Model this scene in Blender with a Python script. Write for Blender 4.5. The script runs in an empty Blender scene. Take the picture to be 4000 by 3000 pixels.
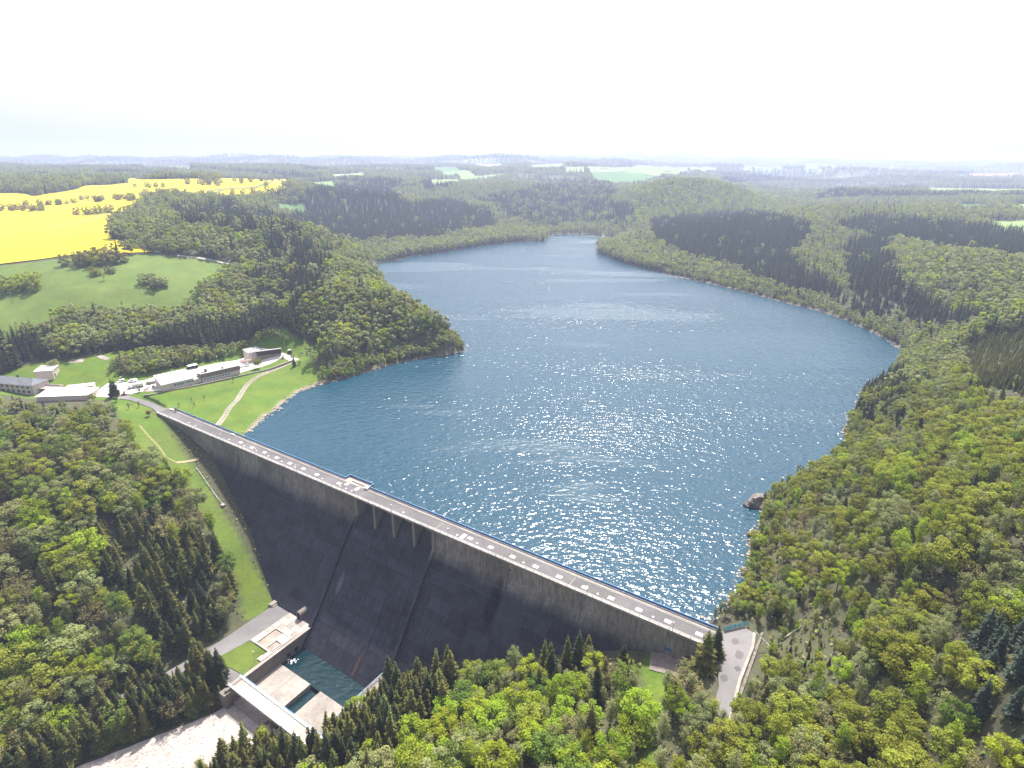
import bpy, math, random, numpy as np
from mathutils import Vector
from mathutils.geometry import delaunay_2d_cdt
PI = math.pi
rnd = random.Random(7)
npr = np.random.RandomState(11)
scn = bpy.context.scene
COL = scn.collection
# ------------------------------------------------------------------ camera, sky, sun, exposure
FPX, TH, ROLL, HC = 2312.0, math.radians(20.6), math.radians(0.4), 147.0
cam = bpy.data.cameras.new('camera')
cam.sensor_width = 36.0
cam.lens = 36.0 * FPX / 4000.0
cam.clip_start, cam.clip_end = 1.0, 60000.0
co = bpy.data.objects.new('camera', cam)
COL.objects.link(co)
co.location = (0, 0, HC)
from mathutils import Matrix
co.matrix_world = (Matrix.Translation((0, 0, HC)) @ Matrix.Rotation(PI / 2 - TH, 4, 'X') @ Matrix.Rotation(ROLL, 4, 'Z'))
scn.camera = co
SUN_EL, SUN_AZ = math.radians(58.7), math.radians(12.0)
world = bpy.data.worlds.new('World')
scn.world = world
world.use_nodes = True
wn = world.node_tree
bg = wn.nodes['Background']
sky = wn.nodes.new('ShaderNodeTexSky')
sky.sky_type = 'NISHITA'
sky.sun_disc = False
sky.sun_elevation = SUN_EL
sky.sun_rotation = SUN_AZ
sky.air_density = 1.0
sky.dust_density = 5.5
sky.ozone_density = 1.0
sky.altitude = 600
hsv = wn.nodes.new('ShaderNodeHueSaturation')
hsv.inputs['Saturation'].default_value = .42   # a milky, slightly veiled spring sky
wn.links.new(sky.outputs[0], hsv.inputs['Color'])
wn.links.new(hsv.outputs[0], bg.inputs[0])
bg.inputs[1].default_value = 0.14
sun = bpy.data.lights.new('sun', 'SUN')
sun.energy = 5.0
sun.angle = math.radians(0.53)
sun.color = (1.0, 0.945, 0.855)
so = bpy.data.objects.new('sun', sun)
COL.objects.link(so)
so.location = (200, 900, 1500)
sdir = Vector((math.sin(SUN_AZ) * math.cos(SUN_EL), math.cos(SUN_AZ) * math.cos(SUN_EL), math.sin(SUN_EL)))
so.rotation_euler = sdir.to_track_quat('Z', 'Y').to_euler()
scn.view_settings.view_transform = 'Standard'
scn.view_settings.look = 'None'
scn.view_settings.gamma = 1.0
scn.view_settings.exposure = 1.0
scn.render.engine = 'CYCLES'
scn.cycles.max_bounces = 4
scn.cycles.diffuse_bounces = 2
scn.cycles.glossy_bounces = 2
scn.cycles.transmission_bounces = 2
scn.cycles.volume_bounces = 0
scn.cycles.caustics_reflective = False
scn.cycles.caustics_refractive = False
scn.cycles.sample_clamp_indirect = 4.0
scn.cycles.use_denoising = True
HAZE = 1.0
# ------------------------------------------------------------------ survey helpers
ct, st = math.cos(TH), math.sin(TH)
ZW = -4.0
def ray(px, py):
    u = (px - 2000) / FPX; v = (py - 1500) / FPX
    c, s = math.cos(ROLL), math.sin(ROLL)
    u, v = u * c + v * s, -u * s + v * c
    return u, ct - v * st, -(st + v * ct)
def unz(px, py, z):
    u, f, w = ray(px, py); t = (z - HC) / w
    return (t * u, t * f, z)
def uny(px, py, Y):
    u, f, w = ray(px, py); t = Y / f
    return (t * u, Y, HC + t * w)
def proj(x, y, z):
    z = z - HC
    fw = y * ct - z * st; up = y * st + z * ct
    fw = np.where(np.abs(fw) < 1e-3, 1e-3, fw)
    u = x / fw; v = -up / fw
    c, s = math.cos(ROLL), math.sin(ROLL)
    return 2000 + FPX * (u * c - v * s), 1500 + FPX * (u * s + v * c), fw
# dam frame: a along the crest, o downstream of the crest edge
AX, AY = -219.9, 336.3
DX, DY = 0.83657, -0.54786
NX, NY = DY, -DX
DROT = math.atan2(DY, DX)
def W(a, o, z=0.0):
    return (AX + a * DX + o * NX, AY + a * DY + o * NY, z)
def toao(x, y):
    qx = x - AX; qy = y - AY
    return qx * DX + qy * DY, qx * NX + qy * NY
def prof(z):
    # downstream face offset: vertical head, bend, 0.7:1 face
    z = -np.asarray(z, float)
    t = np.clip((z - 7.0) / 6.0, 0, 1)
    return np.where(z > 13, 0.722 * (z - 10) + .15 * np.maximum(z - 47, 0), 0.722 * 3.0 * t * t)
def fbm(x, y, scale, seed=0, octs=4):
    r = np.random.RandomState(seed); out = 0; amp = 1.0; tot = 0
    for k in range(octs):
        for j in range(5):
            th = r.uniform(0, PI * 2); ph = r.uniform(0, PI * 2); w = 2 * PI / scale * r.uniform(.7, 1.4)
            out = out + amp * np.sin((x * math.cos(th) + y * math.sin(th)) * w + ph)
            tot += amp * .45
        amp *= .5; scale *= .5
    return out / tot
def inpoly(x, y, poly):
    inside = np.zeros(np.shape(x), bool)
    n = len(poly)
    for i in range(n):
        x1, y1 = poly[i][:2]; x2, y2 = poly[(i + 1) % n][:2]
        if y1 == y2: continue
        c = ((y1 > y) != (y2 > y)) & (x < (x2 - x1) * (y - y1) / (y2 - y1) + x1)
        inside ^= c
    return inside
def segdist(x, y, poly, closed=True):
    d = np.full(np.shape(x), 1e9)
    n = len(poly)
    for i in range(n if closed else n - 1):
        x1, y1 = poly[i][:2]; x2, y2 = poly[(i + 1) % n][:2]
        L = (x2 - x1) ** 2 + (y2 - y1) ** 2 + 1e-9
        t = np.clip(((x - x1) * (x2 - x1) + (y - y1) * (y2 - y1)) / L, 0, 1)
        d = np.minimum(d, np.hypot(x - x1 - t * (x2 - x1), y - y1 - t * (y2 - y1)))
    return d
# ------------------------------------------------------------------ mesh helpers
class MB:
    def __init__(s): s.v = []; s.f = []
    def add(s, vs, fs):
        b = len(s.v); s.v += [tuple(map(float, p)) for p in vs]; s.f += [tuple(i + b for i in f) for f in fs]
    def hexa(s, p):   # 4 bottom + 4 top
        s.add(p, [(3, 2, 1, 0), (4, 5, 6, 7), (0, 1, 5, 4), (1, 2, 6, 5), (2, 3, 7, 6), (3, 0, 4, 7)])
    def box(s, x0, x1, y0, y1, z0, z1):
        s.hexa([(x0, y0, z0), (x1, y0, z0), (x1, y1, z0), (x0, y1, z0), (x0, y0, z1), (x1, y0, z1), (x1, y1, z1), (x0, y1, z1)])
    def prism(s, poly, z0, z1):
        n = len(poly)
        s.add([(p[0], p[1], z0) for p in poly] + [(p[0], p[1], z1) for p in poly],
              [tuple(range(n))[::-1], tuple(range(n, 2 * n))] + [(i, (i + 1) % n, n + (i + 1) % n, n + i) for i in range(n)])
    def extx(s, yz, x0, x1):   # closed (y,z) outline extruded along x
        n = len(yz)
        s.add([(x0, p[0], p[1]) for p in yz] + [(x1, p[0], p[1]) for p in yz],
              [tuple(range(n)), tuple(range(n, 2 * n))[::-1]] + [((i + 1) % n, i, n + i, n + (i + 1) % n) for i in range(n)])
    def exty(s, xz, y0, y1):
        n = len(xz)
        s.add([(p[0], y0, p[1]) for p in xz] + [(p[0], y1, p[1]) for p in xz],
              [tuple(range(n))[::-1], tuple(range(n, 2 * n))] + [(i, (i + 1) % n, n + (i + 1) % n, n + i) for i in range(n)])
    def tube(s, p0, p1, r0, r1=None, n=6):
        r1 = r0 if r1 is None else r1
        a, b = Vector(p0), Vector(p1); d = (b - a).normalized()
        u = d.orthogonal().normalized(); w = d.cross(u)
        vs = []
        for c, r in ((a, r0), (b, r1)):
            for k in range(n):
                t = 2 * PI * k / n
                vs.append(c + (u * math.cos(t) + w * math.sin(t)) * r)
        s.add(vs, [tuple(range(n))[::-1], tuple(range(n, 2 * n))] + [(i, (i + 1) % n, n + (i + 1) % n, n + i) for i in range(n)])
    def ball(s, c, r, n=8, m=5, sz=1.0):
        vs = [(c[0], c[1], c[2] + r * sz)]
        for j in range(1, m):
            ph = PI * j / m
            for i in range(n):
                th = 2 * PI * i / n
                vs.append((c[0] + r * math.sin(ph) * math.cos(th), c[1] + r * math.sin(ph) * math.sin(th), c[2] + r * sz * math.cos(ph)))
        vs.append((c[0], c[1], c[2] - r * sz))
        fs = [(0, 1 + i, 1 + (i + 1) % n) for i in range(n)]
        for j in range(m - 2):
            b = 1 + j * n
            fs += [(b + i, b + n + i, b + n + (i + 1) % n, b + (i + 1) % n) for i in range(n)]
        b = 1 + (m - 2) * n; e = len(vs) - 1
        fs += [(b + i, e, b + (i + 1) % n) for i in range(n)]
        s.add(vs, fs)
    def mesh(s, name, m, org=(0, 0, 0), smooth=False):
        me = bpy.data.meshes.new(name)
        me.from_pydata([(p[0] - org[0], p[1] - org[1], p[2] - org[2]) for p in s.v], [], s.f)
        for q in (m if isinstance(m, (list, tuple)) else [m]): me.materials.append(q)
        if smooth: me.shade_smooth()
        return me
    def build(s, name, m, parent=None, org=(0, 0, 0), smooth=False):
        return obj(name, s.mesh(name, m, org, smooth), parent)
def obj(name, me, parent=None, kind=None, label=None, cat=None, group=None):
    o = bpy.data.objects.new(name, me); COL.objects.link(o)
    if parent is not None: o.parent = parent
    tag(o, label, cat, group, kind)
    return o
def tag(o, label=None, cat=None, group=None, kind=None):
    if label: o['label'] = label
    if cat: o['category'] = cat
    if group: o['group'] = group
    if kind: o['kind'] = kind
    return o
def thing(name, label, cat, loc=(0, 0, 0), rz=0.0, group=None):
    o = bpy.data.objects.new(name, None); COL.objects.link(o)
    o.location = loc; o.rotation_euler = (0, 0, rz); o.empty_display_size = .5
    return tag(o, label, cat, group)
def dthing(name, label, cat, a, o, z, group=None):     # thing standing in the dam frame
    t = thing(name, label, cat, W(a, o, z), DROT, group)
    return t, (a, -o, z)
def copy_thing(src, loc, rz, label=None, group=None, sc=None):
    r = src.copy(); COL.objects.link(r); r.location = loc; r.rotation_euler = (0, 0, rz)
    if sc is not None: r.scale = sc
    if label: r['label'] = label
    if group: r['group'] = group
    for ch in list(src.children):
        c = ch.copy(); COL.objects.link(c); c.parent = r
        for g in list(ch.children):
            q = g.copy(); COL.objects.link(q); q.parent = c
    return r
# ------------------------------------------------------------------ materials
def mat(name, col, rough=.85, var=.25, scale=.4, col2=None, scale2=None, bump=0.0, bscale=4.0, spec=.3, metal=0.0, rand=0.0, coords='pos', streak=None):
    m = bpy.data.materials.new(name); m.use_nodes = True
    nt = m.node_tree; N = nt.nodes; L = nt.links
    b = N['Principled BSDF']
    b.inputs['Roughness'].default_value = rough
    b.inputs['Specular IOR Level'].default_value = spec
    b.inputs['Metallic'].default_value = metal
    if coords == 'pos': g = N.new('ShaderNodeNewGeometry').outputs['Position']
    else: g = N.new('ShaderNodeTexCoord').outputs['Object']
    n1 = N.new('ShaderNodeTexNoise'); n1.inputs['Scale'].default_value = scale; n1.inputs['Detail'].default_value = 6; n1.inputs['Roughness'].default_value = .65
    L.new(g, n1.inputs['Vector'])
    if streak is not None:
        mp = N.new('ShaderNodeMapping'); mp.inputs['Scale'].default_value = streak
        L.new(g, mp.inputs['Vector']); L.new(mp.outputs[0], n1.inputs['Vector'])
    r = N.new('ShaderNodeValToRGB'); r.color_ramp.elements[0].position = .3; r.color_ramp.elements[1].position = .7
    c = np.array(col); c2 = np.array(col2) if col2 is not None else c * (1 + var)
    c1 = c if col2 is not None else c * (1 - var)
    r.color_ramp.elements[0].color = (*c1, 1); r.color_ramp.elements[1].color = (*c2, 1)
    L.new(n1.outputs['Fac'], r.inputs[0])
    out = r.outputs[0]
    if scale2:
        n2 = N.new('ShaderNodeTexNoise'); n2.inputs['Scale'].default_value = scale2; n2.inputs['Detail'].default_value = 4
        L.new(g, n2.inputs['Vector'])
        mr = N.new('ShaderNodeMapRange'); mr.inputs[1].default_value = .3; mr.inputs[2].default_value = .7; mr.inputs[3].default_value = .78; mr.inputs[4].default_value = 1.2
        L.new(n2.outputs['Fac'], mr.inputs[0])
        mx = N.new('ShaderNodeMix'); mx.data_type = 'RGBA'; mx.blend_type = 'MULTIPLY'; mx.inputs[0].default_value = 1
        L.new(out, mx.inputs[6]); L.new(mr.outputs[0], mx.inputs[7]); out = mx.outputs[2]
    if rand:
        oi = N.new('ShaderNodeObjectInfo')
        mr = N.new('ShaderNodeMapRange'); mr.inputs[3].default_value = 1 - rand; mr.inputs[4].default_value = 1 + rand
        L.new(oi.outputs['Random'], mr.inputs[0])
        mx = N.new('ShaderNodeMix'); mx.data_type = 'RGBA'; mx.blend_type = 'MULTIPLY'; mx.inputs[0].default_value = 1
        L.new(out, mx.inputs[6]); L.new(mr.outputs[0], mx.inputs[7]); out = mx.outputs[2]
    L.new(out, b.inputs['Base Color'])
    if bump:
        nb = N.new('ShaderNodeTexNoise'); nb.inputs['Scale'].default_value = bscale; nb.inputs['Detail'].default_value = 5
        L.new(g, nb.inputs['Vector'])
        bp = N.new('ShaderNodeBump'); bp.inputs['Distance'].default_value = bump; bp.inputs['Strength'].default_value = 1
        L.new(nb.outputs['Fac'], bp.inputs['Height']); L.new(bp.outputs[0], b.inputs['Normal'])
    return m
def leafmat(name, col, col2, trans=.35, hv=.02, vv=.25):
    m = bpy.data.materials.new(name); m.use_nodes = True
    nt = m.node_tree; N = nt.nodes; L = nt.links; N.clear()
    out = N.new('ShaderNodeOutputMaterial')
    oi = N.new('ShaderNodeObjectInfo'); g = N.new('ShaderNodeNewGeometry')
    mx = N.new('ShaderNodeMix'); mx.data_type = 'RGBA'; mx.inputs[6].default_value = (*col, 1); mx.inputs[7].default_value = (*col2, 1)
    tc = N.new('ShaderNodeTexCoord')
    n1 = N.new('ShaderNodeTexNoise'); n1.inputs['Scale'].default_value = .5; n1.inputs['Detail'].default_value = 3
    L.new(tc.outputs['Object'], n1.inputs['Vector'])
    mr = N.new('ShaderNodeMapRange'); mr.inputs[1].default_value = .35; mr.inputs[2].default_value = .65
    L.new(n1.outputs['Fac'], mr.inputs[0]); L.new(mr.outputs[0], mx.inputs[0])
    hs = N.new('ShaderNodeHueSaturation')
    L.new(mx.outputs[2], hs.inputs['Color'])
    h = N.new('ShaderNodeMapRange'); h.inputs[3].default_value = .5 - hv; h.inputs[4].default_value = .5 + hv
    L.new(oi.outputs['Random'], h.inputs[0]); L.new(h.outputs[0], hs.inputs['Hue'])
    mu = N.new('ShaderNodeMath'); mu.operation = 'MULTIPLY'; mu.inputs[1].default_value = 7.31
    fr = N.new('ShaderNodeMath'); fr.operation = 'FRACT'
    L.new(oi.outputs['Random'], mu.inputs[0]); L.new(mu.outputs[0], fr.inputs[0])
    vr = N.new('ShaderNodeMapRange'); vr.inputs[3].default_value = 1 - vv; vr.inputs[4].default_value = 1 + vv
    L.new(fr.outputs[0], vr.inputs[0]); L.new(vr.outputs[0], hs.inputs['Value'])
    d = N.new('ShaderNodeBsdfDiffuse'); t = N.new('ShaderNodeBsdfTranslucent'); ms = N.new('ShaderNodeMixShader')
    ms.inputs[0].default_value = trans
    L.new(hs.outputs[0], d.inputs[0]); L.new(hs.outputs[0], t.inputs[0])
    L.new(d.outputs[0], ms.inputs[1]); L.new(t.outputs[0], ms.inputs[2]); L.new(ms.outputs[0], out.inputs[0])
    return m
M = {}
M['concrete'] = mat('concrete', (.17, .15, .135), var=.18, scale=.8, scale2=.08, bump=.02, bscale=3)
M['conc_light'] = mat('conc_light', (.29, .255, .23), var=.2, scale=.6, scale2=.1)
M['conc_pale'] = mat('conc_pale', (.38, .345, .32), var=.13, scale=.3, scale2=.05)
M['yard'] = mat('yard_paving', (.60, .56, .53), var=.08, scale=.3, scale2=.05)
M['pier'] = mat('pier_concrete', (.19, .175, .16), var=.25, scale=.8, streak=(1, 1, .2))
M['asphalt'] = mat('asphalt', (.12, .11, .114), var=.12, scale=.5, scale2=.06)
M['asph_light'] = mat('asph_light', (.165, .155, .158), var=.10, scale=.3, scale2=.05)
M['white'] = mat('white', (.80, .79, .77), var=.03, scale=1)
M['patch'] = mat('patch', (.66, .64, .61), var=.05, scale=2)
M['rail_white'] = mat('rail_white', (.62, .68, .72), var=.04, rough=.4, scale=1)
M['rail_blue'] = mat('rail_blue', (.30, .52, .78), var=.05, rough=.35, scale=1)
M['panel_blue'] = mat('panel_blue', (.045, .13, .33), var=.08, rough=.5, scale=1)
M['fence_teal'] = mat('fence_teal', (.015, .15, .21), var=.2, rough=.5, scale=2)
M['steel'] = mat('steel', (.25, .25, .25), var=.1, rough=.5, metal=.3)
M['dark'] = mat('dark', (.02, .02, .025), var=.2)
M['pinkwall'] = mat('pinkwall', (.60, .50, .46), var=.05, scale=.5)
M['slate'] = mat('slate', (.13, .14, .155), var=.1, scale=2, scale2=.4)
M['greyroof'] = mat('greyroof', (.34, .33, .33), var=.06, scale=1, scale2=.2)
M['brown'] = mat('brown', (.21, .15, .13), var=.1, scale=1)
M['darkwood'] = mat('darkwood', (.05, .035, .035), var=.2, scale=2)
M['stone'] = mat('stone', (.20, .17, .155), var=.3, scale=2.5, scale2=.3, bump=.05)
M['glass'] = mat('glass', (.05, .09, .10), var=.1, rough=.08, spec=.6)
M['frame'] = mat('frame', (.75, .76, .76), var=.03)
M['gravel'] = mat('gravel', (.30, .25, .21), var=.3, scale=3, scale2=.3)
M['rust'] = mat('rust', (.11, .05, .035), var=.3, scale=3)
M['rock'] = mat('rock', (.17, .145, .13), var=.35, scale=1.2, bump=.15, bscale=1.5)
M['trunk'] = mat('trunk', (.07, .055, .045), var=.3, scale=2, coords='obj')
M['birchbark'] = mat('birchbark', (.42, .40, .37), var=.3, scale=3, coords='obj')
M['lead'] = mat('lead', (.30, .30, .31), var=.1, rough=.4)
M['lamp'] = mat('lamp', (.85, .85, .83), var=.02, rough=.4)
M['vanwhite'] = mat('vanwhite', (.78, .79, .80), var=.02, rough=.25, spec=.5)
M['tank'] = mat('tank', (.45, .46, .38), var=.08, rough=.35, spec=.5)
M['tyre'] = mat('tyre', (.02, .02, .02), var=.1)
M['redbush'] = leafmat('redbush', (.12, .035, .03), (.16, .06, .05), .3)
M['pinkbush'] = leafmat('pinkbush', (.5, .25, .3), (.35, .25, .2), .2)

def concrete_face(head_on=True):
    m = mat('face_concrete', (.105, .093, .09), var=.0, scale=.5)
    nt = m.node_tree; N = nt.nodes; L = nt.links; N.clear()
    out = N.new('ShaderNodeOutputMaterial'); b = N.new('ShaderNodeBsdfPrincipled'); L.new(b.outputs[0], out.inputs[0])
    b.inputs['Roughness'].default_value = .92; b.inputs['Specular IOR Level'].default_value = .15
    tc = N.new('ShaderNodeTexCoord'); sp = N.new('ShaderNodeSeparateXYZ'); L.new(tc.outputs['Object'], sp.inputs[0])
    def noise(scl, sc, det=5):
        mp = N.new('ShaderNodeMapping'); mp.inputs['Scale'].default_value = scl; L.new(tc.outputs['Object'], mp.inputs[0])
        n = N.new('ShaderNodeTexNoise'); n.inputs['Scale'].default_value = sc; n.inputs['Detail'].default_value = det; n.inputs['Roughness'].default_value = .65
        L.new(mp.outputs[0], n.inputs['Vector']); return n.outputs['Fac']
    def mrange(i, a, b_, c, d):
        r = N.new('ShaderNodeMapRange'); r.inputs[1].default_value = a; r.inputs[2].default_value = b_; r.inputs[3].default_value = c; r.inputs[4].default_value = d
        L.new(i, r.inputs[0]); return r.outputs[0]
    def mul(a, b_):
        x = N.new('ShaderNodeMath'); x.operation = 'MULTIPLY'; L.new(a, x.inputs[0])
        if isinstance(b_, float): x.inputs[1].default_value = b_
        else: L.new(b_, x.inputs[1])
        return x.outputs[0]
    # painted light: paler lit head of the wall, dark bluish shade below
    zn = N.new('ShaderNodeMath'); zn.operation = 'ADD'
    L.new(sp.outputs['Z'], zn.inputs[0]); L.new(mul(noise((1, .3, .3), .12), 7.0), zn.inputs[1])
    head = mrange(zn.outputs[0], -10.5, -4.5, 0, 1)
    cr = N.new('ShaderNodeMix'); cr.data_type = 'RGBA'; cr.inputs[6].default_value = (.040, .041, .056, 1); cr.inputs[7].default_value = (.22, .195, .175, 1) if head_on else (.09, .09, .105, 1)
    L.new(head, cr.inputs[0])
    f = mul(mrange(noise((1, .25, .25), .9, 7), .3, .7, .62, 1.35), mrange(noise((1, 1, 1), .11), .3, .7, .72, 1.25))
    f = mul(f, mrange(noise((3.5, .12, .12), 1.0, 4), .35, .75, 1.08, .72))
    f = mul(f, mrange(noise((.25, 1, 1), 2.6, 3), .40, .50, .82, 1.0))
    oi = N.new('ShaderNodeObjectInfo'); f = mul(f, mrange(oi.outputs['Random'], 0, 1, .78, 1.25))
    # one wet dark stain below a drain and a pale lime bloom on the spillway
    def blob(cx, cz, rx, rz):
        a = N.new('ShaderNodeVectorMath'); a.operation = 'SUBTRACT'; L.new(tc.outputs['Object'], a.inputs[0]); a.inputs[1].default_value = (cx, 0, cz)
        c = N.new('ShaderNodeVectorMath'); c.operation = 'MULTIPLY'; L.new(a.outputs[0], c.inputs[0]); c.inputs[1].default_value = (1 / rx, 0, 1 / rz)
        l = N.new('ShaderNodeVectorMath'); l.operation = 'LENGTH'; L.new(c.outputs[0], l.inputs[0])
        ad = N.new('ShaderNodeMath'); ad.operation = 'ADD'; L.new(l.outputs['Value'], ad.inputs[0]); L.new(mul(noise((1, .3, .3), .5), .9), ad.inputs[1])
        return mrange(ad.outputs[0], 1.05, 1.5, 1, 0)
    f = mul(f, mrange(blob(258.5, -18, 3.0, 10), 0, 1, 1, .30))
    f = mul(f, mrange(blob(83, -12, 2.2, 7), 0, 1, 1, .45))
    f = mul(f, mrange(blob(181, -35, 1.5, 4.5), 0, 1, 1, 2.4))
    vm = N.new('ShaderNodeMix'); vm.data_type = 'RGBA'; vm.blend_type = 'MULTIPLY'; vm.inputs[0].default_value = 1
    L.new(cr.outputs[2], vm.inputs[6]); L.new(f, vm.inputs[7]); L.new(vm.outputs[2], b.inputs['Base Color'])
    bp = N.new('ShaderNodeBump'); bp.inputs['Distance'].default_value = .05; L.new(noise((1, 1, 1), 2.0), bp.inputs['Height']); L.new(bp.outputs[0], b.inputs['Normal'])
    return m
M['face'] = concrete_face(); M['face_shaded'] = concrete_face(False)  # the copy without pale head paints shade into the recessed spillway

ZW_ = -4.0
SLICKS = [(*unz(px, py, -4.0)[:2], rx, ry) for px, py, rx, ry in ((2080, 1745, 52, 11), (2260, 1790, 45, 17), (2250, 1900, 22, 18), (2350, 1094, 120, 15), (2560, 1150, 70, 10), (2100, 1045, 62, 10), (2230, 1000, 60, 8), (2170, 928, 45, 10), (1640, 1585, 24, 6), (1730, 1615, 26, 6), (1862, 1248, 24, 7), (2300, 1340, 60, 12))]
def water_mat(name, col, slope=1.0, slick=True):
    m = bpy.data.materials.new(name); m.use_nodes = True
    nt = m.node_tree; N = nt.nodes; L = nt.links
    b = N['Principled BSDF']
    b.inputs['Base Color'].default_value = (*col, 1); b.inputs['Roughness'].default_value = .165; b.inputs['IOR'].default_value = 1.333
    g = N.new('ShaderNodeNewGeometry')
    def wave(scl, sc, det, rot=.35):
        mp = N.new('ShaderNodeMapping'); mp.inputs['Scale'].default_value = scl; mp.inputs['Rotation'].default_value = (0, 0, rot); L.new(g.outputs['Position'], mp.inputs[0])
        n = N.new('ShaderNodeTexNoise'); n.inputs['Scale'].default_value = sc; n.inputs['Detail'].default_value = det; n.inputs['Roughness'].default_value = .55
        L.new(mp.outputs[0], n.inputs['Vector']); return n.outputs['Fac']
    a = wave((.6, 1, 1), .40, 1.8); c = wave((.6, 1, 1), 1.25, 1.3, -.2)
    b1 = N.new('ShaderNodeBump'); b1.inputs['Distance'].default_value = 1.05 * slope; L.new(a, b1.inputs['Height'])
    b2 = N.new('ShaderNodeBump'); b2.inputs['Distance'].default_value = .19 * slope; L.new(c, b2.inputs['Height']); L.new(b1.outputs[0], b2.inputs['Normal'])
    if slick:
        sl = wave((.22, 1, 1), .011, 5, .12)
        sl3 = wave((.25, 1, 1), .045, 7, .15)
        ml = N.new('ShaderNodeMath'); ml.operation = 'MULTIPLY_ADD'; ml.inputs[1].default_value = 4.2; ml.inputs[2].default_value = -1.95; L.new(sl3, ml.inputs[0]); sl4 = ml.outputs[0]
        sl2 = wave((.5, 1, 1), .0045, 2, .3)
        ad = N.new('ShaderNodeMath'); ad.operation = 'ADD'; L.new(sl, ad.inputs[0]); L.new(sl2, ad.inputs[1])
        r = N.new('ShaderNodeMapRange'); r.interpolation_type = 'SMOOTHSTEP'; r.inputs[1].default_value = .80; r.inputs[2].default_value = 1.22; r.inputs[3].default_value = .62; r.inputs[4].default_value = 1.2
        L.new(ad.outputs[0], r.inputs[0]); L.new(r.outputs[0], b1.inputs['Strength'] if False else b2.inputs['Strength'])
        mm = N.new('ShaderNodeMath'); mm.operation = 'MULTIPLY'; mm.inputs[1].default_value = 1.05 * slope; L.new(r.outputs[0], mm.inputs[0]); L.new(mm.outputs[0], b1.inputs['Distance'])
        # glassier or rougher ripples in bands of wind
        r2 = N.new('ShaderNodeMapRange'); r2.interpolation_type = 'SMOOTHSTEP'; r2.inputs[1].default_value = 1.04; r2.inputs[2].default_value = 1.22; r2.inputs[3].default_value = .165; r2.inputs[4].default_value = .36
        L.new(ad.outputs[0], r2.inputs[0])
        # ruffled cat's-paws of wind at fixed places on the lake
        rg = r2.outputs[0]
        for cx, cy, rx, ry in SLICKS:
            v1 = N.new('ShaderNodeVectorMath'); v1.operation = 'SUBTRACT'; L.new(g.outputs['Position'], v1.inputs[0]); v1.inputs[1].default_value = (cx, cy, ZW_)
            v2 = N.new('ShaderNodeVectorMath'); v2.operation = 'MULTIPLY'; L.new(v1.outputs[0], v2.inputs[0]); v2.inputs[1].default_value = (1 / rx, 1 / ry, 0)
            v3 = N.new('ShaderNodeVectorMath'); v3.operation = 'LENGTH'; L.new(v2.outputs[0], v3.inputs[0])
            v4 = N.new('ShaderNodeMath'); v4.operation = 'ADD'; L.new(v3.outputs['Value'], v4.inputs[0]); L.new(sl4, v4.inputs[1])
            v5 = N.new('ShaderNodeMapRange'); v5.interpolation_type = 'SMOOTHSTEP'; v5.inputs[1].default_value = .35; v5.inputs[2].default_value = 1.15; v5.inputs[3].default_value = .19; v5.inputs[4].default_value = 0
            L.new(v4.outputs[0], v5.inputs[0])
            v6 = N.new('ShaderNodeMath'); v6.operation = 'ADD'; L.new(rg, v6.inputs[0]); L.new(v5.outputs[0], v6.inputs[1]); rg = v6.outputs[0]
        L.new(rg, b.inputs['Roughness'])
    L.new(b2.outputs[0], b.inputs['Normal'])
    return m
M['lake'] = water_mat('lake', (.009, .048, .080))
M['pool'] = water_mat('pool', (.003, .020, .026), .42, False)

# ------------------------------------------------------------------ terrain
CP = []
def P(px, py, z, h=0.0):
    x, y, _ = unz(px, py, z + h); CP.append((x, y, z))
def Dp(a, o, z): x, y, _ = W(a, o); CP.append((x, y, z))
def Yp(px, py, Y, h=0.0):
    x, y, z = uny(px, py, Y); CP.append((x, y, z - h))
G = [(-260, 8), (-120, 6), (-60, 4), (-20, 1.5), (0, -.6), (25.7, -6), (53, -13), (65, -15.7), (80, -20.8), (96, -27.2), (115, -34.8), (132, -45), (146, -52), (160, -53), (223, -53), (250, -44), (272, -32), (301, -18.7), (321, -11.3), (338, -7), (352, -1.0), (362, 4), (395, 19), (440, 42), (520, 70), (640, 95), (800, 110)]
ga, gz = zip(*G)
def g_of(a): return float(np.interp(a, ga, gz))
for a in (-200, -120, -60, -20, 0, 25, 40, 53, 65, 80, 96, 106, 115, 124, 132, 146):
    for o, sh in ((4, 0), (12, 0), (25, 0), (50, 4), (80, 12), (115, 26), (160, 46), (240, 80)):
        if a < 0 and o < 50: continue
        Dp(a - (sh if a > 30 else 0), o, g_of(a))
for a in (235, 250, 272, 301, 321, 338):
    for o in (45, 75, 110, 160, 240): Dp(a, o, g_of(a))
for a, o, z in ((301, 7, -18.7), (321, 2, -11.3), (330, 2, -10.3), (338, 6, -10), (338, 2, -10), (272, 18, -32), (250, 25, -44)): Dp(a, o, z)
for a in (362, 395, 440, 520, 640):
    for o in (-20, 20, 60, 120, 200, 320): Dp(a, o, g_of(a))
for o in (-16, -8, 0, 8, 16): Dp(343, o, -.6); Dp(352, o, -.6)
for o, sh in ((75, 0), (110, 18), (150, 38), (200, 60), (300, 100)):
    for a in (176, 190, 205): Dp(a - sh, o, -60.5)
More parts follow.
